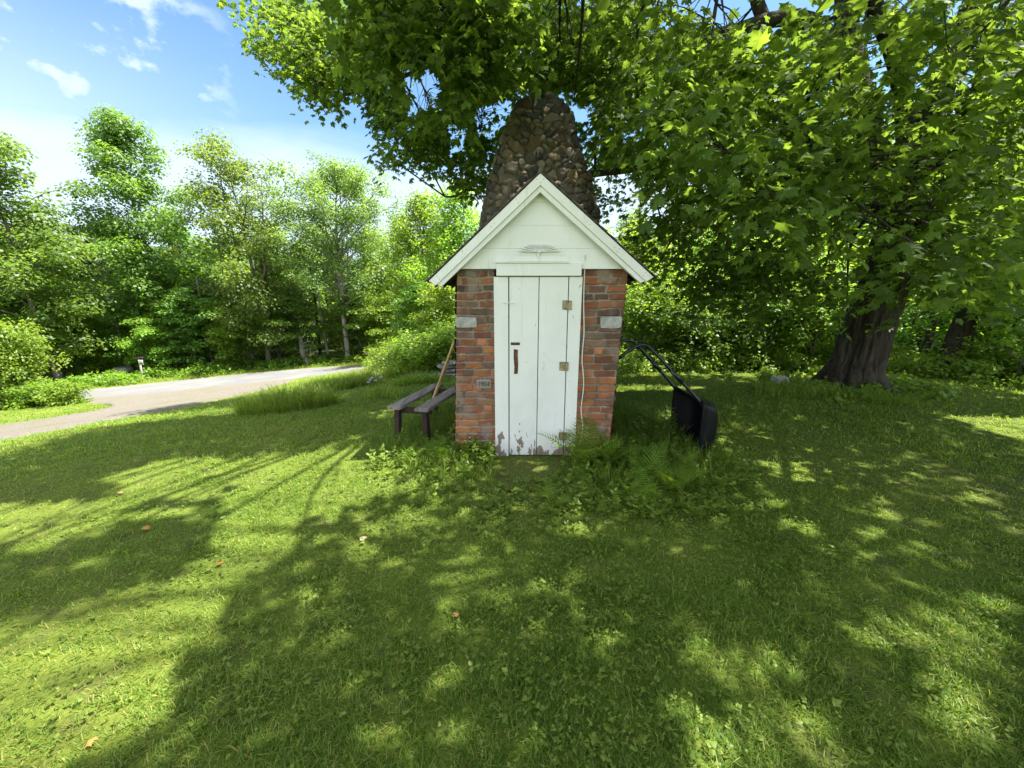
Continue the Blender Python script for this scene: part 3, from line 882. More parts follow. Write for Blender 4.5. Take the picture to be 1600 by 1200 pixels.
tiltv = r.normal(0, .16, (ns, 3)); asp = r.uniform(.8, 1.25, (ns, 1)); tsk = r.normal(0, .25, (ns, 1)); proud = r.uniform(.0, .022, ns)
G = np.stack([BX, BY, BZ], -1).reshape(-1, 3)
G2 = G + (np.stack([fbm(G[:, 0] * 9, G[:, 1] * 9, G[:, 2] * 9 + q * 7, 3) for q in range(3)], -1) - .5) * .075
F1 = np.full(len(G), 9.0); F2 = F1.copy(); I1 = np.zeros(len(G), int)
for c0 in range(0, len(G), 6000):
    dv = G2[c0:c0 + 6000, None] - S3[None]; dv[..., 0] += tsk[None, :, 0] * dv[..., 2]
    D = np.linalg.norm(dv * np.stack([asp[:, 0], asp[:, 0], 1.2 / asp[:, 0]], -1)[None], axis=2) / KR[None]
    ix = np.argpartition(D, 1, axis=1)[:, :2]; d2 = np.take_along_axis(D, ix, 1)
    o = np.argsort(d2, 1); ix = np.take_along_axis(ix, o, 1); d2 = np.take_along_axis(d2, o, 1)
    F1[c0:c0 + 6000], F2[c0:c0 + 6000], I1[c0:c0 + 6000] = d2[:, 0], d2[:, 1], ix[:, 0]
edge = sstep(.05, .32, F2 - F1)
dome = edge * np.sqrt(np.clip(1.12 - (F1 / 1.75) ** 2, 0, 1))
face = np.sum((G - S3[I1]) * tiltv[I1], 1)
hgt = dome * (.048 + proud[I1]) + edge * np.clip(face * 1.6, -.03, .03)
hgt += (fbm(G[:, 0] * 16, G[:, 1] * 16, G[:, 2] * 16, 4) - .5) * .022
nx = np.stack([G[:, 0] - np.repeat(c_z, na), G[:, 1] - CY, 0 * hgt + .12], -1); nx = unit(nx)
G = G + nx * hgt[:, None]
mk = sstep(.12, .5, edge)[:, None]
ccol = np.ones((len(G), 4)); ccol[:, :3] = np.array([.095, .084, .066]) * (1 - mk) + scol[I1] * mk
m = MB().add(G, grid_faces(nz, na), None, ccol)
top = np.array([[c_z[-1], CY, zp[-1] + .03]])
chim = thing('stone_chimney', 'tapering fieldstone chimney stack rising behind the brick smokehouse', 'chimney', (.4, CY, 0))
o = obj('stone_stack', m, M['stone'], chim, True, True); o.location = (-.4, -CY, 0)
m = MB()
for i in range(12):
    a = 2 * np.pi * i / 12 + r.uniform(-.2, .2)
    rough_block(m, (c_z[-1] + r_z[-1] * .72 * math.cos(a), CY + r_z[-1] * .72 * math.sin(a), zp[-1] + .0), (r.uniform(.12, .2), r.uniform(.12, .2), r.uniform(.08, .14)), i, 8, .02)
o = obj('cap_stones', m, M['rock'], chim, True); o.location = (-.4, -CY, 0)
m = MB(); th = np.linspace(0, 2 * np.pi, 24, endpoint=False)
m.add([(c_z[-1] + r_z[-1] * .97 * math.cos(t), CY + .92 * r_z[-1] * math.sin(t), zp[-1] - .01) for t in th], np.arange(24)[None])
o = obj('flue', m, M['engraved'], chim); o.location = (-.4, -CY, 0)

# ------------------------------------------------------------------ bench, tool handles
bench = thing('garden_bench', 'weathered backless plank bench standing beside the brick smokehouse', 'bench', (-1.1, 4.55, 0))
bd = unit(np.array([.25, 1.0, 0])); bn = np.array([bd[1], -bd[0], 0])
BH = .405
def bplank(mb, c, half_l, half_w, zt, th, seed):
    n = 18; t = np.linspace(-half_l, half_l, n); prof = [(-1, -th), (-1, -.004), (-.94, 0), (-.3, .001), (.3, -.001), (.94, 0), (1, -.004), (1, -th)]
    P = np.array([[c + bd * q + bn * (a * half_w + .004 * (fbm(q * 3, seed, 0, 2) - .5)) + np.array([0, 0, zt + b + .004 * (fbm(q * 2, a + seed, 0, 2) - .5)]) for q in t] for a, b in prof])
    k = len(prof)
    mb.add(P.reshape(-1, 3), [grid_faces(k, n)[:, ::-1], np.array([[(k - 1) * n + i for i in range(n)][::-1] + [i for i in range(n)]]), np.array([[i * n for i in range(k)]]), np.array([[i * n + n - 1 for i in range(k)][::-1]])])
near1 = np.array([-1.305, 4.06, 0]); near2 = np.array([-.985, 3.98, 0])
for q, sd in ((near1, 1), (near2, 2)):
    mb = MB(); bplank(mb, q + bd * .58 - np.array([-1.1, 4.55, 0]), .58, .078, BH, .032, sd)
    obj('seat_plank', mb, M['bench_top'], bench, True)
for q in (near1, near2):
    for t, fo_ in ((.10, -.02), (1.04, .02)):
        c = q + bd * t - np.array([-1.1, 4.55, 0])
        mb = MB(); f = c + bd * fo_ + bn * (.02 if q is near2 else -.02)
        w = bn * .028; dp = bd * .034
        P = [c - w - dp, c + w - dp, c + w + dp, c - w + dp]; Q = [f - w - dp, f + w - dp, f + w + dp, f - w + dp]
        V = [np.array([*v[:2], BH - .033]) for v in P] + [np.array([*v[:2], -.03]) for v in Q]
        mb.add(V, np.array([[0, 3, 2, 1], [4, 5, 6, 7], [0, 1, 5, 4], [1, 2, 6, 5], [2, 3, 7, 6], [3, 0, 4, 7]]))
        obj('leg', mb, M['bench_leg'], bench)
for t in (.12, 1.02):
    a = near1 + bd * t - np.array([-1.1, 4.55, 0]) ; b = near2 + bd * t - np.array([-1.1, 4.55, 0])
    mb = MB(); prism(mb, [np.array([*(a - bn * .05)[:2], BH - .034]), np.array([*(b + bn * .05)[:2], BH - .034]), np.array([*(b + bn * .05)[:2], BH - .1]), np.array([*(a - bn * .05)[:2], BH - .1])], bd * .035 + np.array([0, 0, 0]))
    obj('crossbar', mb, M['bench_leg'], bench)
a, b = at(708.5, 534, 4.32), at(674, 640, 4.52)
b = np.array([-1.14, 4.70, .0]); a2 = at(708.5, 533, 4.30); a2[0] = -.575 - .07
m = MB(); tube(m, spline([b, (b + a2) / 2 + np.array([.005, 0, 0]), a2], 12), [.0145] * 12, 10)
tag(obj('tool_handle', m, M['handle'], None, True), 'thick bare wooden tool handle leaning on the brick wall', 'tool handle')
m = MB(); b3 = np.array([-1.13, 4.80, .0]); a3 = at(701.5, 565, 4.40)
tube(m, spline([b3, (b3 + a3) / 2, a3], 10), [.0085] * 10, 8)
tag(obj('wooden_stick', m, M['handle'], None, True), 'thinner short stick just left of the thick tool handle', 'stick')

# ------------------------------------------------------------------ tub cart tipped up against the wall
cart = thing('garden_cart', 'black tub garden cart tipped on its nose beside the smokehouse', 'garden cart', (1.95, 4.05, 0))
co = np.array([1.95, 4.05, 0])
# opening faces the wall (-X); rows go from the rim (x=1.93) to the bottom (x=2.16)
def ringp(x, yA, yB, zb, zt_, rr, dzt=0, n=7):
    pts = []
    for (cy_, cz_, a0) in ((yA + rr, zb + rr, 180), (yB - rr, zb + rr, 270), (yB - rr, zt_ - rr, 0), (yA + rr, zt_ - rr, 90)):
        for k in range(n):
            t = R(a0 + 90 * k / (n - 1)); pts.append((x, cy_ + rr * math.cos(t), cz_ + rr * math.sin(t)))
    return np.array(pts)
secs = [ringp(1.905, 3.70, 4.38, -.02, .545, .05), ringp(1.905, 3.672, 4.408, -.03, .565, .06), ringp(1.918, 3.67, 4.41, -.03, .567, .06), ringp(1.925, 3.695, 4.385, -.02, .55, .05),
        ringp(2.0, 3.72, 4.36, .0, .535, .075), ringp(2.09, 3.75, 4.33, .02, .51, .10), ringp(2.135, 3.80, 4.28, .06, .46, .11), ringp(2.15, 3.9, 4.18, .15, .37, .1)]
secs = [q - co for q in secs]
inner = [s + np.array([-.008, 0, 0]) + (np.mean(s, 0) - s) * .03 for s in secs[3:]]
k = len(secs[0])
allr = inner[::-1] + secs
P = np.array(allr); nr = len(allr)
i, j = np.meshgrid(np.arange(nr - 1), np.arange(k), indexing='ij'); j2 = (j + 1) % k
Q = np.stack([i * k + j, i * k + j2, (i + 1) * k + j2, (i + 1) * k + j], -1).reshape(-1, 4)
m = MB().add(P.reshape(-1, 3), [Q, np.arange(k)[None, ::-1], (np.arange(k) + (nr - 1) * k)[None]])
obj('tub', m, M['blackpoly'], cart, True)
hA = [(1.935, 4.385, .50), (1.85, 4.38, .61), (1.45, 4.35, 1.02), (1.345, 4.34, 1.10), (1.25, 4.33, 1.095), (1.17, 4.32, 1.03), (1.085, 4.30, .955)]
hB = [(1.95, 3.745, .48), (1.87, 3.76, .585), (1.43, 3.82, 1.04), (1.335, 3.835, 1.115), (1.25, 3.845, 1.10), (1.17, 3.86, 1.045), (1.085, 3.88, .97)]
pts = hA + [(1.072, 4.2, .945), (1.072, 4.0, .948)] + hB[::-1]
m = MB(); tube(m, spline(np.array(pts) - co, 110), .0175, 10)
obj('handle', m, M['blacktube'], cart, True)
for hh in (hA, hB):
    q0 = np.array(hh[2]); q1 = np.array(hh[1]); a = q1 + (q0 - q1) * .35 - co; b = q1 + (q0 - q1) * .62 - co
    m = MB(); tube(m, [a, b], .0225, 10); obj('grip_sleeve', m, M['blacktube'], cart, True)
for yy in (3.72, 3.84):
    m = MB(); tube(m, np.array([(2.03, yy, .12), (2.045, yy - .01, .0), (2.05, yy - .015, -.05)]) - co, [.02, .018, .016], 8)
    obj('nose_foot', m, M['blackpoly'], cart, True)

# ------------------------------------------------------------------ stones, post
def stone_obj(name, c, size, seed, mat, label, group=None, cat='stone', rz=0.0):
    m = MB(); rough_block(m, (0, 0, 0), size, seed, 16, .14 * min(size), .6)
    o = obj(name, m, mat, None, True, False, c, (0, 0, rz))
    return tag(o, label, cat, group)
sp = hit(696, 588); bz = sp[2]
stone_obj('flat_stone', hit(671, 590) + np.array([0, 0, .03]), (.5, .4, .07), 1, M['rock'], 'long flat grey stone lying in the grass before the stone stack', 'stones stacked behind the bench')
labs = ['broad bottom stone of the small stack behind the bench', 'second stone from the bottom of the stack behind the bench', 'third stone up in the stack behind the bench', 'small topmost stone of the stack behind the bench']
zz_ = bz
for i, (w, hh, dx) in enumerate(((.52, .10, .02), (.44, .09, .05), (.48, .085, -.02), (.36, .08, .04))):
    stone_obj('flat_stone', (sp[0] + dx + .08, sp[1] + .1, zz_ + hh / 2), (w, .4, hh), 10 + i, M['rock'], labs[i], 'stones stacked behind the bench', 'stone', .2 * i); zz_ += hh * .97
stone_obj('boulder', hit(1226, 601) + np.array([0, .1, .05]), (.3, .26, .16), 31, M['pale_rock'], 'pale boulder half hidden in weeds left of the maple trunk', None, 'boulder')
stone_obj('boulder', hit(163, 592) + np.array([-.5, 1.6, .2]), (.9, .6, .4), 37, M['pale_rock'], 'pale rock showing at the wood edge across the road', None, 'boulder')
pp = np.array([-20.6, 21.0, 0]); pp[2] = tz(pp[0], pp[1])
post = thing('sign_post', 'grey wooden post with small pale plates beyond the road', 'post', pp)
m = MB(); tube(m, [(0, 0, -.2), (-.01, 0, .5), (0, 0, 1.25)], [.055, .05, .05], 8, None, True, .05); obj('post_shaft', m, M['post'], post, True)
m = MB(); box(m, (.02, -.10, .98), (.26, -.065, 1.12), None, .006); obj('marker_plate', m, M['white'], post)
m = MB(); box(m, (.06, -.10, .86), (.28, -.07, .92), None, .006); obj('marker_plate', m, M['post'], post)
m = MB(); box(m, (-.13, -.09, 1.20), (.22, .07, 1.27), None, .01); obj('post_cap', m, M['bench_leg'], post)

# ------------------------------------------------------------------ foliage
MLV, MLF = [], []
def maple_template():
    """five-lobed maple leaf, stalk at the origin, tip along +Y, cupped along the midrib"""
    half = [(.10, -.05), (.34, -.10), (.30, .04), (.52, .20), (.36, .26), (.58, .56), (.34, .50), (.17, .44), (.26, .70), (.12, .72)]
    out = [(0, 0)] + half + [(0, 1.0)] + [(-x, y) for x, y in half[::-1]]
    V = [(0, .33, .0)] + [(x, y, -.30 * abs(x) ** 1.3 - .30 * max(0, y - .4) ** 1.3 + .05 * math.sin(7 * x + 5 * y)) for x, y in out]
    n = len(out)
    F = [[0, 1 + i, 1 + (i + 1) % n] for i in range(n)]
    return np.array(V), np.array(F)
MLV, MLF = maple_template()
SMV = np.array([(0, 0, 0), (.36, .12, -.10), (.42, .45, -.12), (0, 1, -.08), (-.42, .45, -.12), (-.36, .12, -.10)]); SMF = np.array([[0, 1, 2], [0, 2, 3], [0, 3, 4], [0, 4, 5]])
LFV = np.array([(0, 0, 0), (.30, .42, -.06), (0, 1, -.05), (-.30, .42, -.06)]); LFF = np.array([[0, 1, 2], [0, 2, 3]])

# parts of the lawn that lie in full sun in the photograph (world x, y): leaves whose shadow would land there are thinned out
LIT_PX = [
 [(-160, 1010), (120, 932), (240, 908), (340, 862), (430, 805), (505, 770), (470, 805), (450, 850), (410, 900), (355, 980), (318, 1035), (285, 1100), (190, 1175), (150, 1215), (-160, 1215)],
 [(165, 748), (245, 720), (330, 715), (420, 722), (505, 712), (600, 700), (560, 740), (510, 772), (430, 800), (330, 798), (400, 770), (300, 765), (230, 790), (180, 790)],
 [(-120, 800), (150, 775), (240, 800), (120, 848), (-120, 862)], [(250, 722), (700, 692), (640, 742), (560, 790), (450, 830), (340, 868), (330, 820), (420, 790), (250, 772)],
 [(0, 838), (90, 835), (85, 868), (0, 880)], [(30, 885), (165, 862), (170, 880), (60, 905)], [(170, 800), (300, 782), (320, 800), (200, 830)],
 [(575, 812), (650, 808), (655, 828), (585, 832)], [(675, 870), (740, 850), (790, 865), (785, 935), (735, 945), (690, 925)],
 [(1020, 940), (1110, 945), (1110, 985), (1030, 975)], [(1025, 990), (1160, 985), (1250, 1010), (1265, 1085), (1150, 1080), (1040, 1050)],
 [(1040, 1130), (1180, 1095), (1320, 1120), (1340, 1215), (1060, 1215)], [(1350, 960), (1480, 935), (1600, 945), (1600, 1050), (1420, 1050), (1360, 1010)],
 [(1440, 1090), (1600, 1065), (1600, 1210), (1500, 1210)], [(610, 1130), (700, 1110), (710, 1210), (620, 1210)], [(880, 960), (960, 965), (985, 1010), (900, 1015)],
 [(1185, 722), (1255, 722), (1262, 745), (1190, 748)], [(1488, 764), (1535, 766), (1535, 782), (1490, 782)], [(1165, 762), (1205, 765), (1235, 790), (1180, 790)],
 [(430, 652), (600, 640), (600, 655), (480, 668)], [(-50, 690), (120, 672), (370, 648), (520, 632), (600, 590), (560, 575), (300, 600), (-60, 640)],
 [(1470, 653), (1610, 652), (1700, 720), (1605, 694), (1540, 676)], [(960, 598), (1100, 600), (1100, 612), (960, 612)], [(1020, 655), (1070, 655), (1070, 670), (1020, 668)],
]
LIT = [[tuple(hit(*q)[:2]) if q[1] < 1190 or True else None for q in poly] for poly in LIT_PX]
SLOPE = SUN[:2] / SUN[2]
def shadow_xy(P):
    z = P[:, 2].copy()
    G = P[:, :2] - SLOPE * z[:, None]
    for _ in range(2):
        G = P[:, :2] - SLOPE * (z - tz(G[:, 0], G[:, 1]))[:, None]
    return G
def lit_mask(P, skip=()):
    G = shadow_xy(P)
    G = G + (np.stack([fbm(G[:, 0] * 3.2, G[:, 1] * 3.2, 2.0, 2), fbm(G[:, 0] * 3.2, G[:, 1] * 3.2, 9.0, 2)], 1) - .5) * .24
    m = np.zeros(len(P), bool)
    for i, poly in enumerate(LIT):
        if i not in skip: m |= in_poly(G[:, 0], G[:, 1], poly)
    return m

# --- the big maple: trunk, limbs, twigs and leaf sprays
TR = np.array([6.12, 6.78, 0])
limbs = [  # polyline, start radius, end radius
 ([(6.10, 6.78, -.1), (6.18, 6.76, .9), (6.32, 6.74, 2.0), (6.42, 6.72, 2.9), (6.46, 6.7, 3.5)], .33, .29),
 ([(6.10, 6.74, 2.7), (5.75, 6.8, 3.9), (5.2, 6.9, 5.3), (4.7, 6.9, 7.0), (4.2, 6.7, 9.0), (3.8, 6.6, 11)], .25, .06),
 ([(6.16, 6.7, 3.1), (6.3, 6.6, 4.2), (6.55, 6.5, 5.6), (6.9, 6.3, 8.0), (7.1, 6.1, 11)], .30, .06),
 ([(6.0, 6.8, 2.9), (5.2, 7.15, 3.75), (4.0, 7.5, 4.05), (2.8, 7.9, 4.0), (1.5, 8.1, 3.85), (.2, 8.4, 3.9), (-.8, 8.6, 3.75), (-1.5, 8.7, 3.6)], .13, .02),
 ([(5.3, 6.88, 5.0), (4.5, 7.1, 5.8), (3.4, 7.35, 5.75), (2.2, 7.5, 5.55), (.9, 7.6, 5.75), (-.8, 8.0, 5.7), (-2.4, 8.3, 5.45), (-3.7, 8.6, 5.3)], .13, .018),
 ([(5.9, 6.6, 3.5), (5.0, 5.8, 4.5), (3.6, 5.0, 4.95), (2.0, 4.7, 5.0), (.4, 4.75, 4.95), (-.9, 4.9, 4.8), (-1.5, 5.0, 4.55)], .12, .015),
 ([(6.1, 6.5, 3.4), (5.8, 5.4, 4.2), (5.3, 4.2, 4.5), (4.6, 3.1, 4.5), (3.9, 2.3, 4.4)], .11, .02),
 ([(5.95, 6.6, 2.7), (5.2, 6.0, 3.15), (4.3, 5.6, 3.1), (3.4, 5.4, 2.95), (2.8, 5.3, 2.75)], .08, .015),
 ([(6.4, 6.6, 3.3), (7.6, 6.2, 3.9), (9.0, 5.8, 4.2), (10.2, 5.3, 4.1)], .11, .02),
 ([(6.3, 6.5, 3.6), (7.2, 5.3, 4.0), (7.4, 4.0, 4.0), (7.2, 2.9, 3.8)], .09, .015),
 ([(6.1, 6.95, 3.3), (5.9, 8.2, 4.4), (5.3, 9.4, 5.0), (4.4, 10.4, 5.2)], .10, .02),
 ([(4.9, 6.9, 6.2), (3.4, 7.2, 7.3), (1.8, 7.4, 7.9), (.2, 7.4, 7.8)], .09, .02),
 ([(6.8, 6.4, 7.2), (6.4, 4.8, 8.4), (5.8, 3.4, 8.8), (5.2, 2.2, 8.6)], .09, .02),
 ([(6.7, 6.4, 6.6), (8.2, 6.2, 8.0), (9.6, 5.8, 8.4)], .09, .02),
 ([(4.05, 7.3, 5.85), (3.5, 7.2, 6.6), (2.9, 7.0, 7.4)], .095, .08),
]
maple = thing('maple_tree', 'huge old maple with thick furrowed trunk and branches over the smokehouse', 'tree', TR)
def rootflare(P, r0, r1): return np.interp(P[:, 2], [-.1, .05, .4, .9, 2.9], [r0 * 1.5, r0 * 1.32, r0 * 1.14, r0 * 1.03, r1])
skel, skr = [], []
mb_tr, mb_lb = MB(), MB()
for li, (pl, r0, r1) in enumerate(limbs):
    if li and pl[0][0] > 5.85 and pl[0][2] < 3.75: pl = [(pl[0][0] + .27, pl[0][1], pl[0][2])] + pl[1:]
    P = spline(pl, 130 if li == 0 else 40)
    if li: P[3:] += (np.stack([fbm(np.arange(40)[3:] * .22, li, q, 3) for q in range(3)], -1) - .5) * .35 * np.linspace(0, 1, 37)[:, None]
    rad = rootflare(P, r0, r1) if li == 0 else r0 + (r1 - r0) * np.linspace(0, 1, len(P)) ** .8
    tube(mb_tr if li == 0 else mb_lb, P - TR, rad, 150 if li == 0 else 14, None, True, .20 if li == 0 else .12, li, 34 if li == 0 else 0)
    if li: skel.append(P[6:]); skr.append(rad[6:])
# buttress roots
for k, a in enumerate((200, 235, 262, 300, 335, 150, 60, 100, 20)):
    d = np.array([math.cos(R(a)), math.sin(R(a)), 0])
    tube(mb_tr, np.array([d * .24 + [0, 0, .5], d * .36 + [0, 0, .2], d * .50 + [0, 0, .03], d * .75 + [0, 0, -.08]]), [.10, .11, .085, .05], 10, None, True, .2, k)
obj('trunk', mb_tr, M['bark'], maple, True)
skel = np.concatenate(skel); skr = np.concatenate(skr)
REG = [  # photo outline of a leafy region, nearest and farthest distance, number of sprays
 ([(371, 0), (371, 11), (429, 25), (450, 41), (407, 50), (404, 77), (448, 99), (470, 118), (495, 154), (541, 157), (580, 137), (600, 100), (650, 95), (690, 100), (720, 90), (720, 0)], 7.4, 9.4, 210),
 ([(570, 125), (630, 120), (630, 160), (624, 192), (607, 203), (580, 187), (588, 160)], 8.2, 9.0, 22),
 ([(690, 120), (800, 150), (795, 195), (768, 235), (742, 300), (717, 289), (722, 240), (690, 258), (646, 245), (602, 258), (598, 236), (615, 206), (648, 172)], 7.6, 9.2, 140),
 ([(565, 0), (800, 0), (800, 110), (720, 135), (690, 155), (670, 115), (620, 90), (590, 60)], 4.4, 6.0, 150),
 ([(720, 0), (1000, 0), (1000, 100), (930, 180), (880, 165), (840, 158), (800, 150), (740, 130)], 6.0, 9.2, 170),
 ([(890, 160), (1000, 60), (1250, 120), (1300, 400), (1200, 470), (1050, 430), (990, 345), (960, 250)], 5.5, 9.0, 200),
 ([(960, 130), (1250, 60), (1600, 0), (1600, 420), (1450, 450), (1300, 420), (1150, 340), (1020, 240)], 2.9, 6.3, 190),
 ([(1010, 395), (1330, 420), (1330, 505), (1200, 480), (1060, 465)], 5.2, 7.0, 38),
 ([(1000, 0), (1090, 0), (1180, 70), (1320, 0), (1600, 0), (1600, 150), (1000, 120)], 4.0, 8.0, 85),
 ([(915, 190), (1010, 190), (1030, 330), (950, 325)], 7.8, 9.6, 45),
 ([(1420, 280), (1600, 260), (1600, 500), (1500, 470), (1400, 440)], 4.0, 7.0, 75),
]
r = np.random.default_rng(21)
anch = []
for poly, d0, d1, n in REG:
    pl = np.array(poly); lo, hi = pl.min(0), pl.max(0); c = 0
    while c < n:
        q = r.uniform(lo, hi, (400, 2)); q = q[in_poly(q[:, 0], q[:, 1], poly)]
        for p in q[:n - c]:
            anch.append(at(p[0], p[1], r.uniform(d0, d1))); c += 1
anch = np.array(anch)
# rest of the crown, above and outside the frame
vol = r.normal(0, 1, (5200, 3)); vol = unit(vol) * r.uniform(.55, 1.0, (5200, 1)) ** .6
vol = np.array([4.2, 5.2, 7.2]) + vol * np.array([7.2, 6.2, 5.2])
vol = vol[vol[:, 2] > 3.6]
px, py, Z = proj(vol)
infr = (Z > .05) & (px > -60) & (px < 1660) & (py > -45)
vol = vol[~infr]
vol = vol[np.linalg.norm(vol - np.array([0, 0, 1.6]), axis=1) > 2.2]
anch_all = np.concatenate([anch, vol[:1480]])
nin = len(anch)
# secondary branches by clusters
keep_tw = np.concatenate([np.ones(nin, bool), ~lit_mask(anch_all[nin:]) & (shadow_xy(anch_all[nin:])[:, 1] < 7.6)])
va = anch_all[nin:]
anch_all = anch_all[keep_tw]
cell = np.floor(anch_all / 1.1).astype(int)
_, inv = np.unique(cell, axis=0, return_inverse=True); inv = inv.ravel()
sec_end = {}
for k in range(inv.max() + 1):
    pts = anch_all[inv == k]; c = pts.mean(0)
    d = np.linalg.norm((skel - c) * np.array([1, 1, 1.3]), axis=1) - skr * 1.0; i = np.argmin(d)
    s0 = skel[i]; L = np.linalg.norm(c - s0)
    if L > .05:
        mid = (s0 + c) / 2 + np.array([0, 0, .12 * L]) + r.normal(0, .06 * L, 3)
        P = spline([s0, mid, c], 9)
        tube(mb_lb, P - TR, np.linspace(min(.045, .5 * skr[i] + .008, .012 + .012 * L), .007, 9), 6)
        for p in pts:
            ii = r.integers(3, 9)
            q = P[ii]; m_ = (q + p) / 2 + np.array([0, 0, .05]) + r.normal(0, .04, 3)
            tube(mb_lb, spline([q, m_, p], 6) - TR, np.linspace(.007, .003, 6), 4)
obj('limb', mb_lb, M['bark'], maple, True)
# leaves of each spray: a loose drooping fan with leaves along twigs
def sprays(A, nleaf, spread, size, rr):
    n = len(A) * nleaf
    a = np.repeat(A, nleaf, 0)
    outd = a - np.array([5.2, 6.4, 4.5]); outd[:, 2] = 0; outd = unit(outd)
    az = rr.uniform(0, 2 * np.pi, n); rad = spread * np.sqrt(rr.uniform(0, 1, n))
    off = np.stack([rad * np.cos(az), rad * np.sin(az), rr.normal(0, .13, n) - .35 * rad ** 1.3], 1)
    tl = np.repeat(rr.normal(0, .35, (len(A), 2)), nleaf, 0)
    off[:, 2] += off[:, 0] * tl[:, 0] + off[:, 1] * tl[:, 1]
    P = a + off
    N = np.stack([rr.normal(0, .6, n) + tl[:, 0] * -.4, rr.normal(0, .6, n) + tl[:, 1] * -.4, np.full(n, 1.0)], 1)
    N = N + .35 * np.stack([np.cos(az), np.sin(az), 0 * az], 1)
    T = np.stack([np.cos(az) + .6 * outd[:, 0] + rr.normal(0, .4, n), np.sin(az) + .6 * outd[:, 1] + rr.normal(0, .4, n), rr.normal(-.5, .3, n)], 1)
    sz = size * np.clip(rr.normal(1, .2, n), .5, 1.5)
    tone = np.clip(rr.normal(.47, .27, n) + np.repeat(rr.normal(0, .1, len(A)), nleaf), 0, 1)
    return P, frames(N, T), sz, tone
mb_cr = MB()
fine = np.concatenate([np.full(q[3], i < 3) for i, q in enumerate(REG)])
q1, q2 = sprays(anch[~fine], 46, .50, .10, r), sprays(anch[fine], 46, .36, .10, r)
P, Rm, sz, tone = [np.concatenate(q) for q in zip(q1, q2)]
k = ~(lit_mask(P, (19, 20)) & (r.uniform(0, 1, len(P)) < .93)) & ~(lit_mask(P) & (r.uniform(0, 1, len(P)) < .3))
pxx, pyy, ZZ = proj(P)
hut_clear = (P[:, 0] > -.85) & (P[:, 0] < 1.35) & (P[:, 1] > 3.3) & (P[:, 1] < 5.6) & (P[:, 2] < 2.75)
rc = np.interp(P[:, 2], zp, rp + .12)
chim_clear = (np.hypot(P[:, 0] - .39, P[:, 1] - CY) < rc * 1.1) & (P[:, 2] < zp[-1] + .1)
front = ((pxx > 785) & (pxx < 905) & (pyy > 142) & (pyy < 180) & (ZZ < 7.0)) | (pxx > 750) & (pxx < 930) & (pyy > 158) & (pyy < 440) & (ZZ < 7.0)
trunkwin = in_poly(pxx, pyy, [(1295, 620), (1325, 420), (1360, 160), (1310, 0), (1370, 0), (1420, 160), (1480, 0), (1550, 0), (1500, 200), (1440, 420), (1405, 620)]) & (ZZ < 6.6)
k &= ~hut_clear & ~chim_clear & ~front & ~(trunkwin & (r.uniform(0, 1, len(P)) < .62)) & (ZZ > 2.3)
Gs = shadow_xy(P); k &= ~((Gs[:, 1] > 7.6) & (Gs[:, 0] > .5) & (Gs[:, 0] < 8) & (r.uniform(0, 1, len(P)) < .85))
k &= ~((pyy > 515) & (r.uniform(0, 1, len(P)) < .8))
gap = [[(955, 425), (1062, 420), (1075, 520), (960, 545)], [(1200, 470), (1300, 480), (1300, 600), (1190, 600)], [(1105, 0), (1215, 0), (1200, 45), (1130, 55)], [(930, 265), (985, 262), (1000, 300), (945, 315)], [(632, 112), (690, 118), (690, 160), (640, 168)], [(800, 60), (850, 75), (835, 100), (805, 90)], [(1140, 255), (1160, 250), (1160, 275), (1140, 275)], [(1205, 375), (1235, 360), (1225, 395)], [(965, 205), (1015, 195), (1010, 225), (975, 225)]]
for gpl in ([(625, 98), (692, 106), (700, 170), (640, 178)], [(742, 165), (800, 148), (800, 178), (772, 215), (745, 215)], [(700, 190), (732, 195), (728, 236), (705, 240)], [(1425, 480), (1525, 480), (1505, 600), (1420, 600)]): k &= ~(in_poly(pxx, pyy, gpl) & (r.uniform(0, 1, len(P)) < .9))
k &= ~((pxx < 1000) & (ZZ < 3.7))
for gpl in gap: k &= ~(in_poly(pxx, pyy, gpl) & (r.uniform(0, 1, len(P)) < .75))
scatter(mb_cr, MLV, MLF, P[k] - TR, Rm[k], sz[k], tone[k])
n_in = int(k.sum())
P, Rm, sz, tone = sprays(va, 36, .62, .125, r)
Gs = shadow_xy(P)
k = ~(lit_mask(P) & (r.uniform(0, 1, len(P)) < .995)) & ~((Gs[:, 1] > 7.4) & (Gs[:, 0] > .5) & (r.uniform(0, 1, len(P)) < .93))
pxx, pyy, ZZ = proj(P)
k &= ~((ZZ > .05) & (pxx > -5) & (pxx < 1605) & (pyy > -5) & ((pxx < 560) | ((pxx < 1000) & (ZZ < 5.5)) | (ZZ < 3.2)))
scatter(mb_cr, SMV, SMF, P[k] - TR, Rm[k], sz[k], tone[k])
print('maple leaves', n_in, int(k.sum()))
if DEBUG:
    for nm, A in (('in', anch), ('vol', va)):
        G = shadow_xy(A); print(nm, [int(in_poly(G[:, 0], G[:, 1], q).sum()) for q in LIT], len(A))

obj('crown', mb_cr, M['maple'], maple)

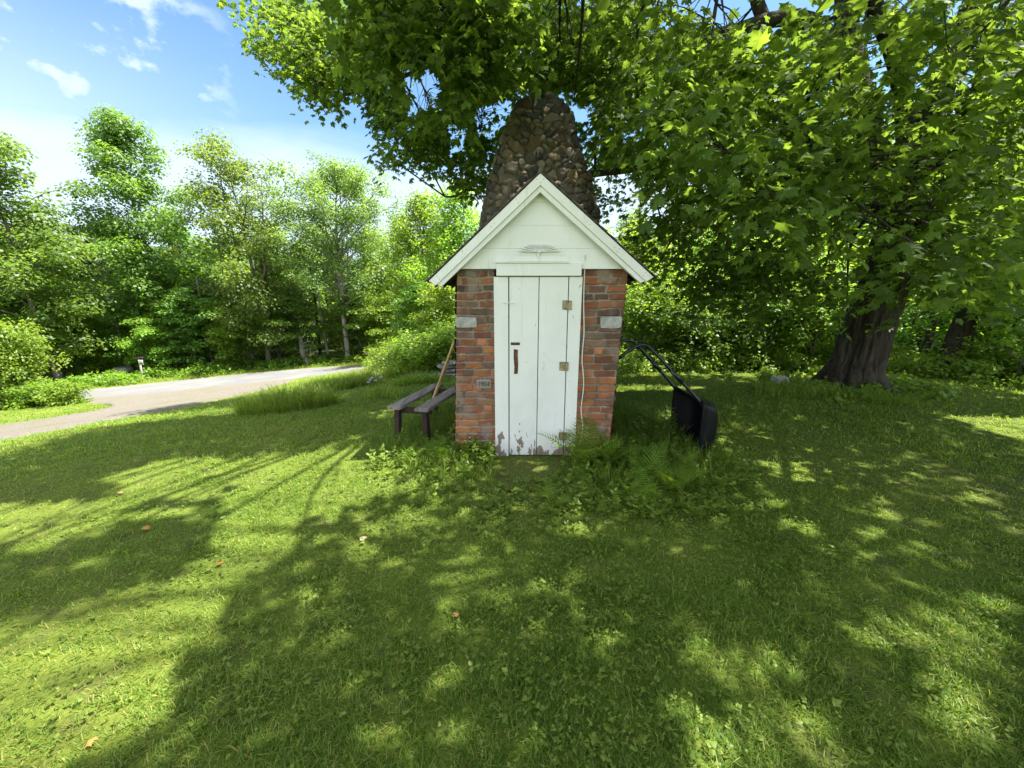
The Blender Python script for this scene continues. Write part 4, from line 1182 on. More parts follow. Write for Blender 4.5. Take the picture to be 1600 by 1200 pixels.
# ------------------------------------------------------------------ woodland trees
def tree_meshes(seed, h, cw, base=.12, nbr=34, lean_=(0, 0), leaf=.17, nleaf=13000, mat='leafA', bark='bark2', tr=.16, up=.35, top=.45, fork=None, shape=1.0, flat=.6, dens=.55, clump=.75):
    """trunk+limbs mesh and crown mesh of a broadleaf tree of height h and crown width cw, standing at the origin"""
    r = np.random.default_rng(seed)
    n = 26; t = np.linspace(0, 1, n)
    P = np.stack([lean_[0] * t ** 1.2 + .035 * h * (fbm(t * 3, seed, 0, 2) - .5), lean_[1] * t ** 1.2 + .035 * h * (fbm(t * 3, seed + 40, 0, 2) - .5), t * h * .96 - .15], 1)
    P[0, :2] = 0
    mt = MB(); tube(mt, P, tr * (1 - t * .93) * (1 + .45 * np.exp(-t * 30)), 9, None, True, .12, seed)
    if fork:
        for k, (f0, dx, dy) in enumerate(fork):
            i = int(f0 * n); q = P[i]; e = q + np.array([dx, dy, h * (.93 - f0) * .9])
            tube(mt, spline([q, q + np.array([dx * .55, dy * .55, h * .07]), (q + e) / 2 + np.array([dx * .25, dy * .25, 0]), e], 14), np.linspace(tr * (1 - f0 * .9) * .8, .03, 14), 7)
    cl = []
    for b in range(nbr):
        f = base + (1 - base) * (b + r.uniform(.1, .9)) / nbr
        s = (f - base) / (1 - base)
        prof_ = (.55 + .45 * min(1, s / .3)) * (1 - s ** 2.4) ** .65
        prof_ = max(prof_, .18) * r.uniform(.62, 1.12)
        L = cw / 2 * prof_
        az = b * 2.39996 + r.uniform(-.5, .5)
        i = min(int(f * (n - 1)), n - 2); q = P[i]
        rise = up * L + top * s * L * .7
        e = q + np.array([math.cos(az) * L, math.sin(az) * L, rise + r.normal(0, .1 * L)])
        m_ = (q + e) / 2 + np.array([0, 0, .10 * L]) + r.normal(0, .05 * L, 3)
        B = spline([q, m_, e], 9)
        tube(mt, B, np.linspace(max(.018, tr * .38 * (1 - .75 * s)), .01, 9), 5)
        k = max(2, int(1 + L / (clump * .62)))
        for c in range(k):
            g = .30 + .70 * (c + r.uniform(0, 1)) / k
            p = B[min(8, int(g * 8))] + r.normal(0, .22, 3) * np.array([1, 1, .7]) * (1 + .5 * L / 3)
            cl.append((*p, clump * r.uniform(.55, 1.15)))
    cl.append((*P[-1], clump * .8))
    cl = np.array(cl); w = cl[:, 3] ** 2; cnt = np.maximum(8, (w / w.sum() * nleaf).astype(int))
    rep = np.repeat(np.arange(len(cl)), cnt); N_ = len(rep)
    g = r.normal(0, 1, (N_, 3)); g = g / (np.linalg.norm(g, axis=1, keepdims=True) + .3) * (r.uniform(0, 1, (N_, 1)) ** .45) * 1.25
    off = g * cl[rep, 3:4] * np.array([1, 1, flat])
    ctr = P[np.clip(((cl[rep, 2]) / h * n).astype(int), 0, n - 1)]
    dro = np.linalg.norm(cl[rep, :2] - ctr[:, :2], axis=1)
    Pp = cl[rep, :3] + off; Pp[:, 2] -= .10 * np.hypot(off[:, 0], off[:, 1])
    Nn = np.stack([off[:, 0] * 1.1 + r.normal(0, .4, N_), off[:, 1] * 1.1 + r.normal(0, .4, N_), .8 + off[:, 2] * .8], 1)
    Tt = np.stack([off[:, 0] + r.normal(0, .4, N_), off[:, 1] + r.normal(0, .4, N_), r.normal(-.35, .3, N_)], 1)
    tone = np.clip(r.normal(.45, .17, N_) + np.repeat(r.normal(0, .13, len(cl)), cnt), 0, 1)
    mc = MB(); scatter(mc, LFV * np.array([1.25, 1, 1]), LFF, Pp, frames(Nn, Tt), leaf * np.clip(r.normal(1, .22, N_), .5, 1.6), tone)
    return mt.mesh('trunk', M[bark], True), mc.mesh('crown', M[mat])
def pine_meshes(seed, h, cw, mat='needle'):
    r = np.random.default_rng(seed); n = 20; t = np.linspace(0, 1, n)
    P = np.stack([.15 * (fbm(t * 3, seed, 0, 2) - .5), .15 * (fbm(t * 3, seed + 9, 0, 2) - .5), t * h - .1], 1)
    mt = MB(); tube(mt, P, .16 * (1 - .95 * t) + .01, 8, None, True, .1, seed)
    Ps, Ns, Ts = [], [], []
    z = h * .12
    while z < h * .98:
        s = z / h; L0 = cw / 2 * (1 - s) ** .8 + .15
        for k in range(r.integers(4, 7)):
            az = r.uniform(0, 2 * np.pi); L = L0 * r.uniform(.65, 1.1)
            d = np.array([math.cos(az), math.sin(az), -.12 + .3 * s]); q = np.array([0, 0, z]); e = q + d * L + np.array([0, 0, .12 * L])
            B = spline([q, q + d * L * .5 - np.array([0, 0, .05 * L]), e], 8); tube(mt, B, np.linspace(.035 * (1 - s) + .01, .005, 8), 4)
            m = int(70 * L) + 12
            g = r.uniform(.2, 1, m); b = B[np.minimum(7, (g * 7).astype(int))]
            side = np.array([-d[1], d[0], 0]); sp = r.normal(0, .22 * (1.15 - g), m)
            Ps.append(b + side * sp[:, None] + r.normal(0, .05, (m, 3))); Ts.append(d[None] + side * (sp * 4)[:, None] + r.normal(0, .3, (m, 3))); Ns.append(np.array([0, 0, 1.0]) + r.normal(0, .4, (m, 3)))
        z += h * r.uniform(.035, .055)
    Pp, Nn, Tt = np.concatenate(Ps), np.concatenate(Ns), np.concatenate(Ts); N_ = len(Pp)
    mc = MB(); scatter(mc, LFV * np.array([.55, 1, 1]), LFF, Pp, frames(Nn, Tt), r.uniform(.2, .36, N_), np.clip(r.normal(.5, .2, N_), 0, 1))
    return mt.mesh('trunk', M['bark2'], True), mc.mesh('crown', M[mat])
def place(name, meshes, label, cat, x, y, rz=0.0, sc=1.0, group=None, names=('trunk', 'crown'), z=None):
    t = thing(name, label, cat, (x, y, float(tz(x, y)) - .03 if z is None else z), rz, group)
    t.scale = (sc, sc, sc) if np.isscalar(sc) else sc
    for nm, me in zip(names, meshes): link(nm, me, t)
    return t
def gx_(px, y, py=400):          # world x of photo column px for something at distance y
    return float(at(px, py, y)[0])
WG = 'trees of the wood across the road'
T = {}
T['b'] = tree_meshes(101, 15.4, 7.0, .10, 46, (-1.4, .3), .165, 30000, 'leafA', 'bark2', .17, .40, .5, None, 1.0, .65, clump=.95)
T['c'] = tree_meshes(102, 13.6, 8.4, .08, 46, (-.7, 0), .15, 27000, 'leafB', 'bark2', .17, .45, .5, [(.35, -1.2, .3), (.42, 1.3, -.4)], .95, .65, clump=.9)
T['d'] = tree_meshes(103, 13.4, 9.6, .32, 52, (.1, 0), .14, 30000, 'leafC', 'bark_pale', .20, .5, .6, [(.40, -.9, .2), (.42, .9, 0), (.5, .3, .5)], .85, .62, clump=.9)
T['a'] = tree_meshes(104, 12.6, 7.0, .12, 36, (-.5, 0), .165, 21000, 'leafA', 'bark2', .16, .35, .5, None, 1.0, .62, clump=.95)
T['e'] = tree_meshes(105, 9.0, 5.4, .04, 40, (.2, 0), .14, 15000, 'leafD', 'bark2', .10, .6, .9, [(.1, -.8, .2), (.12, .9, .1)], .8, .8, clump=.7)
T['u'] = tree_meshes(106, 5.6, 4.4, .10, 30, (.1, 0), .14, 11000, 'leafA', 'bark2', .06, .30, .5, None, .9, .35, clump=.62)
T['v'] = tree_meshes(107, 4.2, 4.2, .05, 26, (-.2, 0), .125, 11000, 'leafD', 'bark2', .05, .35, .5, None, .85, .40, clump=.6)
T['w'] = tree_meshes(108, 11.0, 6.4, .08, 40, (.4, 0), .18, 17000, 'leafB', 'bark2', .15, .35, .5, None, .95, .62, clump=.95)
T['x'] = tree_meshes(109, 10.0, 5.8, .05, 40, (-.3, 0), .18, 17000, 'leafA', 'bark2', .14, .35, .5, None, .95, .62, clump=.95)
T['p'] = pine_meshes(110, 11.0, 5.0)
first = {}
def put(k, name, label, px, y, rz=0.0, sc=1.0, cat='tree', group=WG):
    return place(name, T[k], label, cat, gx_(px, y, 560), y, rz, sc, group)
put('a', 'maple_tree', 'tall maple cut off by the left edge of the photo', 84, 20.5, .3, 1.04)
put('b', 'maple_tree', 'slender tallest maple with a windswept top standing across the road', 276, 24.5, .0, 1.0)
put('c', 'oak_tree', 'olive green open crowned oak right of the tall slender maple', 420, 25.0, .2, 1.0)
put('d', 'ash_tree', 'pale green round crowned ash with a forked grey trunk', 545, 26.0, .0, .95)
put('e', 'willow_tree', 'bright yellow green willow rising just left of the white gable', 668, 22.5, 0, 1.02)
put('e', 'willow_tree', 'bright bushy willow partly behind the stone chimney on its left side', 716, 18.5, 1.9, .88)
put('e', 'willow_tree', 'thin bright topped tree between the forked ash and the willow', 640, 28.0, 3.1, (.75, .75, 1.1))
put('p', 'pine_tree', 'grey green pine standing in the dip at the left of the wood', 172, 27, .4, .86)
put('w', 'forest_tree', 'olive broad tree left of the pine in the wood', 96, 25.5, .5, .88)
put('x', 'forest_tree', 'dark leafy tree behind the bright roadside bush', 50, 27, 2.2, .92)
put('w', 'forest_tree', 'lower round tree above the roadside bush at the left', 10, 24.0, 3.0, .72)
put('x', 'forest_tree', 'shadowed tree filling the gap between tall maple and oak', 318, 28.5, 1.1, .95)
put('w', 'forest_tree', 'dull olive tree filling the gap between oak and ash', 452, 29.5, 4.0, .92)
put('x', 'forest_tree', 'dark green tree behind and right of the forked ash', 596, 31, 5.0, .98)
put('w', 'forest_tree', 'olive tree deep in the wood behind the tall maple', 210, 31, 1.7, .95)
put('x', 'forest_tree', 'dark tree deep in the wood behind the left maple', 120, 33, .8, 1.0)
put('w', 'forest_tree', 'olive tree deep in the wood behind the forked ash', 520, 35, 2.9, 1.0)
put('x', 'forest_tree', 'dark tree deep in the wood behind the oak', 380, 34, 3.7, 1.02)
put('w', 'forest_tree', 'olive tree seen between the willow and the chimney', 690, 31, .2, .9)
put('x', 'forest_tree', 'dark tree at the far left end of the wood', -40, 28, 1.4, 1.05)
ul = ['low maple sapling with layered leaves right of the wooden post', 'leafy sapling below the olive oak at the road edge', 'sapling with bright sprays left of the forked ash trunk', 'sapling right of the forked ash trunk at the road edge', 'bushy sapling where the road bends out of sight', 'sapling under the tall slender maple',
      'sapling behind the wooden post', 'shaded sapling between the post and the roadside bush', 'sapling behind the roadside bush at the left', 'leafy sapling nearest the left edge beyond the road', 'sapling behind the bench at the wood edge', 'sapling directly left of the brick wall far behind the bench',
      'bright sapling filling the dark gap left of the leaning trunk', 'bright sapling between the leaning trunk and the pale broken trunk', 'sapling in the dark gap just right of the wooden post', 'sapling deep in shade behind the thin birch trunk', 'sapling filling the gap behind the roadside bush and pine', 'bright low sapling at the outer bend of the road']
for i, (px, y, k, sc) in enumerate(((300, 23.5, 'u', .95), (372, 24.5, 'v', 1.0), (470, 25.5, 'u', .9), (565, 26.5, 'u', .95), (612, 25.5, 'v', 1.05), (250, 22.8, 'v', .85), (205, 23.5, 'u', .85), (150, 22.8, 'v', .9), (95, 21.8, 'u', .95), (15, 20.0, 'v', 1.1), (655, 20.5, 'u', .8), (702, 15.5, 'v', .78), (345, 26.5, 'u', 1.15), (430, 27.0, 'v', 1.3), (275, 25.5, 'u', 1.1), (585, 29.0, 'v', 1.4), (130, 25.0, 'v', 1.35), (540, 27.8, 'v', 1.05))):
    put(k, 'sapling', ul[i], px, y, i * 1.3, sc, 'sapling', 'saplings along the wood edge')
# bare trunks glimpsed inside the wood
tl_ = ['dark slim bare trunk at the wood edge left of the pale stump', 'dark leaning trunk below the olive oak', 'pale broken trunk standing by the road bend', 'thin pale trunk left of the forked ash', 'grey trunk between sapling leaves right of the post', 'dark thin trunk right of the pale broken trunk', 'thin pale birch trunk deep between ash and willow', 'pale trunk right of the boulder across the road']
for i, (px, y, hh, rad, mt_, lx) in enumerate(((440, 25.3, 7, .13, 'bark', -.5), (397, 25.0, 6, .12, 'bark2', -.3), (478, 25.2, 2.2, .2, 'bark_pale', -.3), (514, 26.5, 8, .07, 'bark_pale', -.4), (330, 24.6, 6, .11, 'bark2', .1), (498, 27.0, 7, .09, 'bark', .2), (590, 27.5, 8, .07, 'bark_pale', .3), (196, 23.4, 5, .12, 'bark_pale', -.2))):
    q = np.linspace(0, 1, 14); m = MB()
    tube(m, np.stack([lx * q + .25 * (fbm(q * 2, i, 0, 2) - .5), .2 * (fbm(q * 2, i + 7, 0, 2) - .5), q * hh - .2], 1), rad * (1.25 - .7 * q) * (1 + .4 * np.exp(-q * 14)), 9, None, True, .15, i)
    for k in range(7):
        a = r.uniform(0, 6.28); z = hh * r.uniform(.35, .95); L = r.uniform(.5, 1.3); qx = lx * z / hh
        tube(m, spline([(qx, 0, z), (qx + math.cos(a) * L * .5, math.sin(a) * L * .5, z + .25 * L), (qx + math.cos(a) * L, math.sin(a) * L, z + .3 * L)], 7), np.linspace(rad * .3, .008, 7), 5)
    x = gx_(px, y, 560); o = obj('bare_trunk', m, M[mt_], None, True, False, (x, y, float(tz(x, y)) - .05)); tag(o, tl_[i], 'tree trunk', 'bare trunks at the wood edge')

# far wood closing the view, one mass nobody could count
def leaf_mass(name, centers, cnt, leaf, mat, label, cat, seed, flat=.6):
    r = np.random.default_rng(seed); c = np.asarray(centers)
    rep = np.repeat(np.arange(len(c)), cnt); N_ = len(rep)
    g = unit(r.normal(0, 1, (N_, 3))) * r.uniform(0, 1, (N_, 1)) ** .4
    off = g * c[rep, 3:4] * np.array([1, 1, flat])
    Pp = c[rep, :3] + off
    Nn = off / c[rep, 3:4] + r.normal(0, .45, (N_, 3)) + np.array([0, 0, .7]); Tt = r.normal(0, 1, (N_, 3)) - np.array([0, 0, .4])
    tone = np.clip(r.normal(.45, .18, N_) + np.repeat(r.normal(0, .14, len(c)), cnt), 0, 1)
    m = MB(); scatter(m, LFV * np.array([1.2, 1, 1]), LFF, Pp, frames(Nn, Tt), leaf * np.clip(r.normal(1, .2, N_), .5, 1.6), tone)
    return tag(obj(name, m, M[mat]), label, cat, None, 'stuff')
r = np.random.default_rng(77)
cs = []
for k in range(900):
    a = r.uniform(-1.25, 1.2); d = r.uniform(36, 62) if a < .1 else r.uniform(26, 52)
    x, y = math.sin(a) * d, math.cos(a) * d
    top = (5.5 + 3.5 * fbm(a * 6, 2.2, 0, 2)) * (1 if a < .1 else 1.0)
    cs.append((x, y, tz(x, y) + r.uniform(.0, 1) ** .8 * top, r.uniform(.9, 1.7)))
leaf_mass('far_wood', cs, 75, .42, 'leafA', 'dense wood closing the view far behind the trees', 'woods', 5)

# ------------------------------------------------------------------ trees and shrubs behind the lawn on the right
RG = 'shrubs along the back of the lawn'
T['s'] = tree_meshes(201, 2.1, 2.5, .02, 26, (0, 0), .085, 6500, 'leafD', 'bark2', .03, .6, .7, [(.05, -.3, .1), (.05, .35, .1)], .8, .8, clump=.36)
T['t'] = tree_meshes(202, 1.5, 2.4, .02, 26, (0, 0), .09, 9000, 'leafA', 'bark2', .025, .5, .6, [(.05, -.3, .1)], .75, .7, clump=.36)
T['y'] = tree_meshes(203, 3.6, 3.0, .04, 34, (0, 0), .10, 9000, 'leafD', 'bark2', .045, .7, .8, [(.05, -.4, .1), (.06, .4, .1)], .85, .9, clump=.45)
rs = [('y', 985, 11.5, .95, 'tall bright shrub seen just right of the brick wall'), ('s', 1010, 9.6, .9, 'bright bush behind the looped cart handles'), ('s', 1050, 10.6, 1.15, 'bright airy bush right of the cart handles'),
      ('t', 1075, 9.0, .85, 'dark low bush behind the black cart tub'), ('t', 1135, 9.3, 1.0, 'dark round bush behind the lawn right of the cart'), ('s', 1195, 9.0, .85, 'yellow green bush left of the pale boulder'), ('s', 1262, 8.6, .9, 'yellow green bush just left of the maple trunk'),
      ('y', 1110, 12.5, 1.0, 'tall shaded shrub behind the dark round bush'), ('y', 1225, 12.0, .95, 'tall airy shrub left of the maple trunk'), ('t', 1300, 9.4, .8, 'dark bush against the left foot of the maple trunk'),
      ('t', 1420, 10.2, .9, 'dark bush right behind the maple trunk'), ('s', 1530, 8.0, 1.0, 'sunlit bush above the bright strip of lawn'), ('y', 1560, 9.6, .95, 'tall sunlit shrub near the right edge'), ('s', 1600, 7.2, .95, 'sunlit bush cut by the right edge of the photo'),
      ('y', 1475, 10.8, 1.0, 'tall shrub between the two dark right trunks'), ('s', 945, 12.5, 1.1, 'bush hidden mostly behind the brick house'), ('y', 1350, 12.5, 1.0, 'tall shrub behind the maple trunk')]
for i, (k, px, y, sc, lab) in enumerate(rs):
    place('shrub', T[k], lab, 'shrub', gx_(px, y, 580), y, i * 1.7, sc, RG, ('stem', 'foliage'))
RT = 'trees behind the lawn on the right'
for i, (k, px, y, sc, lab) in enumerate((('x', 985, 17.5, .55, 'bright backlit tree low behind the right roof edge'), ('w', 1060, 19, .62, 'olive tree behind the cart handles and bushes'), ('x', 1150, 21, .85, 'dark tree far behind the black cart'), ('p', 1207, 17, .78, 'thin pine with bare whorled branches against the sky'), ('w', 1290, 19, .85, 'olive tree left of the maple trunk far behind'),
      ('x', 1385, 16, .8, 'dark tree hidden behind the maple trunk'), ('w', 1480, 15, .8, 'olive tree behind the two dark right trunks'), ('x', 1570, 16, .6, 'dark tree behind the sunlit right bushes'), ('x', 900, 22, .75, 'dark tree behind the stone chimney'))):
    place('pine_tree' if k == 'p' else 'forest_tree', T[k], lab, 'tree', gx_(px, y, 560), y, i * 2.1, sc, RT)
for i, (px, y, hh, rad, lx, lab) in enumerate(((1437, 9.2, 4.2, .085, .25, 'slim dark trunk right of the maple trunk'), (1472, 8.0, 4.5, .15, .75, 'leaning dark trunk furthest right by the bright lawn'))):
    q = np.linspace(0, 1, 14); m = MB()
    tube(m, np.stack([lx * q, .2 * q, q * hh - .1], 1), rad * (1.15 - .5 * q) * (1 + .35 * np.exp(-q * 14)), 12, None, True, .15, i)
    for k in range(6):
        a = r.uniform(0, 6.28); z = hh * r.uniform(.5, 1); L = r.uniform(.6, 1.3)
        tube(m, spline([(lx * z / hh, .2 * z / hh, z), (lx * z / hh + math.cos(a) * L * .5, math.sin(a) * L * .5, z + .3 * L), (lx * z / hh + math.cos(a) * L, math.sin(a) * L, z + .5 * L)], 7), np.linspace(rad * .35, .01, 7), 5)
    x = gx_(px, y, 590); tr_ = thing('slim_tree', lab, 'tree', (x, y, float(tz(x, y))), 0, RT)
    obj('trunk', m, M['bark'], tr_, True)
    cs = np.array([(lx + r.normal(0, .9), r.normal(0, .9), hh * r.uniform(.75, 1.15), r.uniform(.35, .6)) for _ in range(16)])
    rep = np.repeat(np.arange(16), 130); g = unit(r.normal(0, 1, (len(rep), 3))) * r.uniform(0, 1, (len(rep), 1)) ** .4 * cs[rep, 3:4]
    m = MB(); scatter(m, LFV * np.array([1.3, 1, 1]), LFF, cs[rep, :3] + g, frames(g + r.normal(0, .3, g.shape) + [0, 0, .6], r.normal(0, 1, g.shape) - [0, 0, .4]), r.uniform(.09, .16, len(rep)), np.clip(r.normal(.5, .2, len(rep)), 0, 1))
    obj('crown', m, M['leafA'], tr_)

# ------------------------------------------------------------------ grass and low plants
HUTP = [(-.63, 3.66), (1.05, 3.66), (1.08, 5.3), (-.6, 5.3)]
def no_grass(x, y):
    m = in_poly(x, y, HUTP) | in_poly(x, y, road_poly) | in_poly(x, y, drive_poly)
    m |= np.hypot(x - TR[0], y - TR[1]) < .42
    return m
BLV = np.array([(-.5, 0, 0), (.5, 0, 0), (-.42, .06, .42), (.42, .06, .42), (-.28, .24, .78), (.28, .24, .78), (0, .52, 1.0)])
BLQ = [np.array([[0, 1, 3, 2], [2, 3, 5, 4]]), np.array([[4, 5, 6]])]
def blades(mb, x, y, h, w, rr, tone, lean_=.35, z=None):
    n = len(x)
    az = rr.uniform(0, 2 * np.pi, n); tl = np.abs(rr.normal(0, lean_, n))
    S = np.stack([np.cos(az), np.sin(az), 0 * az], 1)
    D = np.stack([-np.sin(az), np.cos(az), 0 * az], 1)
    U = unit(np.stack([-np.sin(az) * tl, np.cos(az) * tl, np.ones(n)], 1)); D = np.cross(U, S)
    Rm = np.stack([S * (w / h)[:, None], D, U], -1)
    P = np.stack([x, y, (tz(x, y) if z is None else z) - .006], 1)
    scatter(mb, BLV, BLQ, P, Rm, h, tone)
def visible(x, y, z, mx=80):
    px, py, Z = proj(np.stack([x, y, z], 1))
    return (Z > .2) & (px > -mx) & (px < 1600 + mx) & (py < 1200 + mx * 1.5)
r = np.random.default_rng(303)
N0 = 1950000
rad = .6 + (13.0 - .6) * r.uniform(0, 1, N0) ** 1.35; th = r.uniform(-1.5, 1.5, N0)
x, y = rad * np.sin(th), rad * np.cos(th)
k = ~no_grass(x, y) & (visible(x, y, tz(x, y)) | ((r.uniform(0, 1, N0) < .45) & (rad < 7)))
x, y, rad = x[k], y[k], rad[k]
pt = fbm(x * 1.1, y * 1.1, 3.3, 3); pt2 = fbm(x * 4.5, y * 4.5, 8.1, 3)
forest_n = sstep(8.0, 9.0, y + .12 * x) * (x > .5)
barev = np.exp(-(((x - .25) / .55) ** 2 + ((y - 3.42) / .22) ** 2)) + .8 * np.exp(-(((x - 4.6) / .9) ** 2 + ((y - 2.9) / .4) ** 2))
acc = (.30 + .9 * sstep(.30, .62, pt2)) * (1 - .85 * np.clip(barev, 0, 1)) * (1 - .9 * forest_n) * np.clip(1.0 - (rad - 2) * .02, .4, 1)
tuft = noise3(x * 13, y * 13, 4.4)
k = r.uniform(0, 1, len(x)) < acc * (.18 + .62 * sstep(.25, .7, tuft))
x, y, rad, pt, pt2 = x[k], y[k], rad[k], pt[k], pt2[k]
h = (.017 + .032 * r.uniform(0, 1, len(x)) ** 1.8) * (.65 + .8 * pt) * (1 + .25 * np.clip(rad - 4, 0, 5) * .3)
w = .0029 * (1 + .30 * np.clip(rad - 1.2, 0, 12)) * r.uniform(.7, 1.4, len(x))
tone = np.clip(r.normal(.36, .20, len(x)) + (fbm(x * .7, y * .7, 1.7, 3) - .5) * .7 + (r.uniform(0, 1, len(x)) < .10) * .55, 0, 1)
mg = MB(); blades(mg, x, y, h, w, r, tone, .75)
print('blades', len(x))
n = 13000
rad = .8 + 5.2 * r.uniform(0, 1, n) ** 1.2; th = r.uniform(-1.1, 1.1, n); xx, yy = rad * np.sin(th), rad * np.cos(th)
k = ~no_grass(xx, yy) & (fbm(xx * 3, yy * 3, 2.2, 3) > .50); xx, yy = xx[k], yy[k]
az = r.uniform(0, 6.28, len(xx)); dd = np.stack([np.cos(az), np.sin(az), r.normal(0, .25, len(xx))], 1)
scatter(mg, BLV * np.array([.06, .25, 1]), BLQ, np.stack([xx, yy, tz(xx, yy) + r.uniform(.012, .03, len(xx))], 1), frames(dd, np.array([0, 0, 1.0]) + 0 * dd), r.uniform(.02, .045, len(xx)), r.uniform(.75, 1.0, len(xx)))
# sunlit slope and verge further off
n = 90000
xx = r.uniform(-26, 4, n); yy = r.uniform(4, 27, n)
k = (np.hypot(xx, yy) > 9) & ~no_grass(xx, yy) & visible(xx, yy, tz(xx, yy), 20)
yfar_ = np.interp(xx, fe[:, 0], fe[:, 1]); k &= yy < yfar_ + 1.2
xx, yy = xx[k], yy[k]
blades(mg, xx, yy, r.uniform(.05, .10, len(xx)) * (1 + 1.6 * (yy > np.interp(xx, fe[:, 0], fe[:, 1]))), r.uniform(.012, .026, len(xx)), r, np.clip(r.normal(.5, .16, len(xx)) + (fbm(xx * .5, yy * .5, 1.7, 3) - .5) * .7, 0, 1), .6)
# ragged taller grass along the walls, bench, cart and road edge
def band(px_poly, n, h0, h1, w0, lean_=.35):
    pl = np.array([hit(*q)[:2] for q in px_poly]); lo, hi = pl.min(0), pl.max(0)
    q = r.uniform(lo, hi, (n * 4, 2)); q = q[in_poly(q[:, 0], q[:, 1], pl) & ~no_grass(q[:, 0], q[:, 1])][:n]
    if len(q): blades(mg, q[:, 0], q[:, 1], r.uniform(h0, h1, len(q)), r.uniform(w0 * .7, w0 * 1.4, len(q)), r, np.clip(r.normal(.42, .17, len(q)), 0, 1), lean_)
band([(590, 690), (640, 660), (712, 650), (712, 694), (770, 716), (770, 760), (640, 740)], 2600, .06, .20, .006, .45)
band([(600, 665), (700, 622), (712, 640), (700, 690), (640, 700)], 900, .08, .24, .006, .5)
band([(890, 716), (955, 695), (965, 640), (1010, 640), (1060, 680), (1120, 716), (1150, 725), (1100, 770), (930, 770)], 3200, .05, .22, .006, .45)
band([(960, 650), (1060, 650), (1070, 690), (960, 695)], 900, .08, .28, .006, .45)
band([(1180, 605), (1290, 608), (1420, 628), (1440, 640), (1300, 622), (1180, 622)], 1500, .06, .26, .010, .5)
tag(obj('grass', mg, M['blade']), 'short mown grass of the lawn with longer tufts by the walls', 'grass', None, 'stuff')

# clover and other broad leaves growing in the lawn
N0 = 180000
rad = .7 + 8.5 * r.uniform(0, 1, N0) ** 1.15; th = r.uniform(-1.35, 1.35, N0)
x, y = rad * np.sin(th), rad * np.cos(th)
cl_ = fbm(x * 2.0, y * 2.0, 5.5, 3); ctr_ = np.exp(-(((x - .6) / 2.6) ** 2 + ((y - 2.9) / 1.1) ** 2))
k = visible(x, y, tz(x, y), 500) & ~no_grass(x, y) & (r.uniform(0, 1, N0) < (.25 + .75 * sstep(.40, .62, cl_)) * (.16 + .42 * ctr_)) & (y < 7.6)
x, y, rad = x[k], y[k], rad[k]; n = len(x)
barev = np.exp(-(((x - .25) / .55) ** 2 + ((y - 3.42) / .22) ** 2)); k = r.uniform(0, 1, n) > barev; x, y, rad = x[k], y[k], rad[k]; n = len(x)
nl = r.integers(2, 5, n); rep = np.repeat(np.arange(n), nl); m_ = len(rep)
az = np.repeat(r.uniform(0, 6.28, n), nl) + np.concatenate([np.arange(q) * 6.283 / q for q in nl]) + r.normal(0, .25, m_)
sz = np.repeat(r.uniform(.006, .0155, n) * (1 + .6 * (r.uniform(0, 1, n) < .10)), nl)
hz = np.repeat(r.uniform(.018, .05, n), nl) + r.normal(0, .004, m_)
Pq = np.stack([x[rep], y[rep], tz(x[rep], y[rep]) + hz], 1)
Nq = np.stack([r.normal(0, .3, m_) - .1 * np.cos(az), r.normal(0, .3, m_), np.ones(m_)], 1); Tq = np.stack([np.cos(az), np.sin(az), r.normal(-.05, .2, m_)], 1)
mw = MB(); scatter(mw, SMV, SMF, Pq, frames(Nq, Tq), sz, np.clip(r.normal(.5, .2, m_) + np.repeat(r.normal(0, .25, n), nl), 0, 1))
print('clover', m_)
tag(obj('clover', mw, M['weed']), 'clover and small broad leaved weeds through the lawn', 'clover', None, 'stuff')

# taller leafy weeds round the foot of the house
def weed_plants(mb, px_poly, n, h0, h1, lf, seed):
    rr = np.random.default_rng(seed)
    pl = np.array([hit(*q)[:2] for q in px_poly]); lo, hi = pl.min(0), pl.max(0)
    q = rr.uniform(lo, hi, (n * 6, 2)); q = q[in_poly(q[:, 0], q[:, 1], pl) & ~no_grass(q[:, 0], q[:, 1])][:n]
    for x_, y_ in q:
        H = rr.uniform(h0, h1); z_ = float(tz(x_, y_)); ln = rr.normal(0, .18, 2)
        st = spline([(x_, y_, z_), (x_ + ln[0] * H * .4, y_ + ln[1] * H * .4, z_ + H * .55), (x_ + ln[0] * H, y_ + ln[1] * H, z_ + H)], 5)
        tube(mb, st, np.linspace(.0028, .0012, 5), 4, .35)
        m = int(4 + H * 42); t = np.sort(rr.uniform(.25, 1, m)); i = np.minimum(3, (t * 4).astype(int)); f = (t * 4 - i)[:, None]
        p = st[i] * (1 - f) + st[i + 1] * f; a = np.arange(m) * 2.4 + rr.uniform(0, 6)
        T_ = np.stack([np.cos(a), np.sin(a), rr.normal(.15, .3, m)], 1); N_ = np.stack([-.4 * np.cos(a) + rr.normal(0, .2, m), -.4 * np.sin(a) + rr.normal(0, .2, m), np.ones(m)], 1)
        scatter(mb, SMV * np.array([.8, 1, 1]), SMF, p, frames(N_, T_), lf * rr.uniform(.6, 1.3, m) * (1.25 - .5 * t), np.clip(rr.normal(.5, .18, m), 0, 1))
mw = MB()
weed_plants(mw, [(570, 720), (640, 680), (700, 690), (768, 716), (775, 760), (690, 790), (600, 770)], 95, .06, .22, .042, 1)
weed_plants(mw, [(690, 705), (712, 695), (766, 714), (760, 735)], 40, .10, .26, .05, 2)
weed_plants(mw, [(870, 745), (960, 700), (1060, 690), (1180, 735), (1180, 800), (1000, 830), (880, 800)], 260, .05, .18, .045, 3)
weed_plants(mw, [(780, 760), (880, 750), (900, 850), (720, 840)], 110, .03, .09, .035, 4)
weed_plants(mw, [(985, 665), (1050, 660), (1060, 690), (990, 695)], 40, .10, .32, .05, 5)
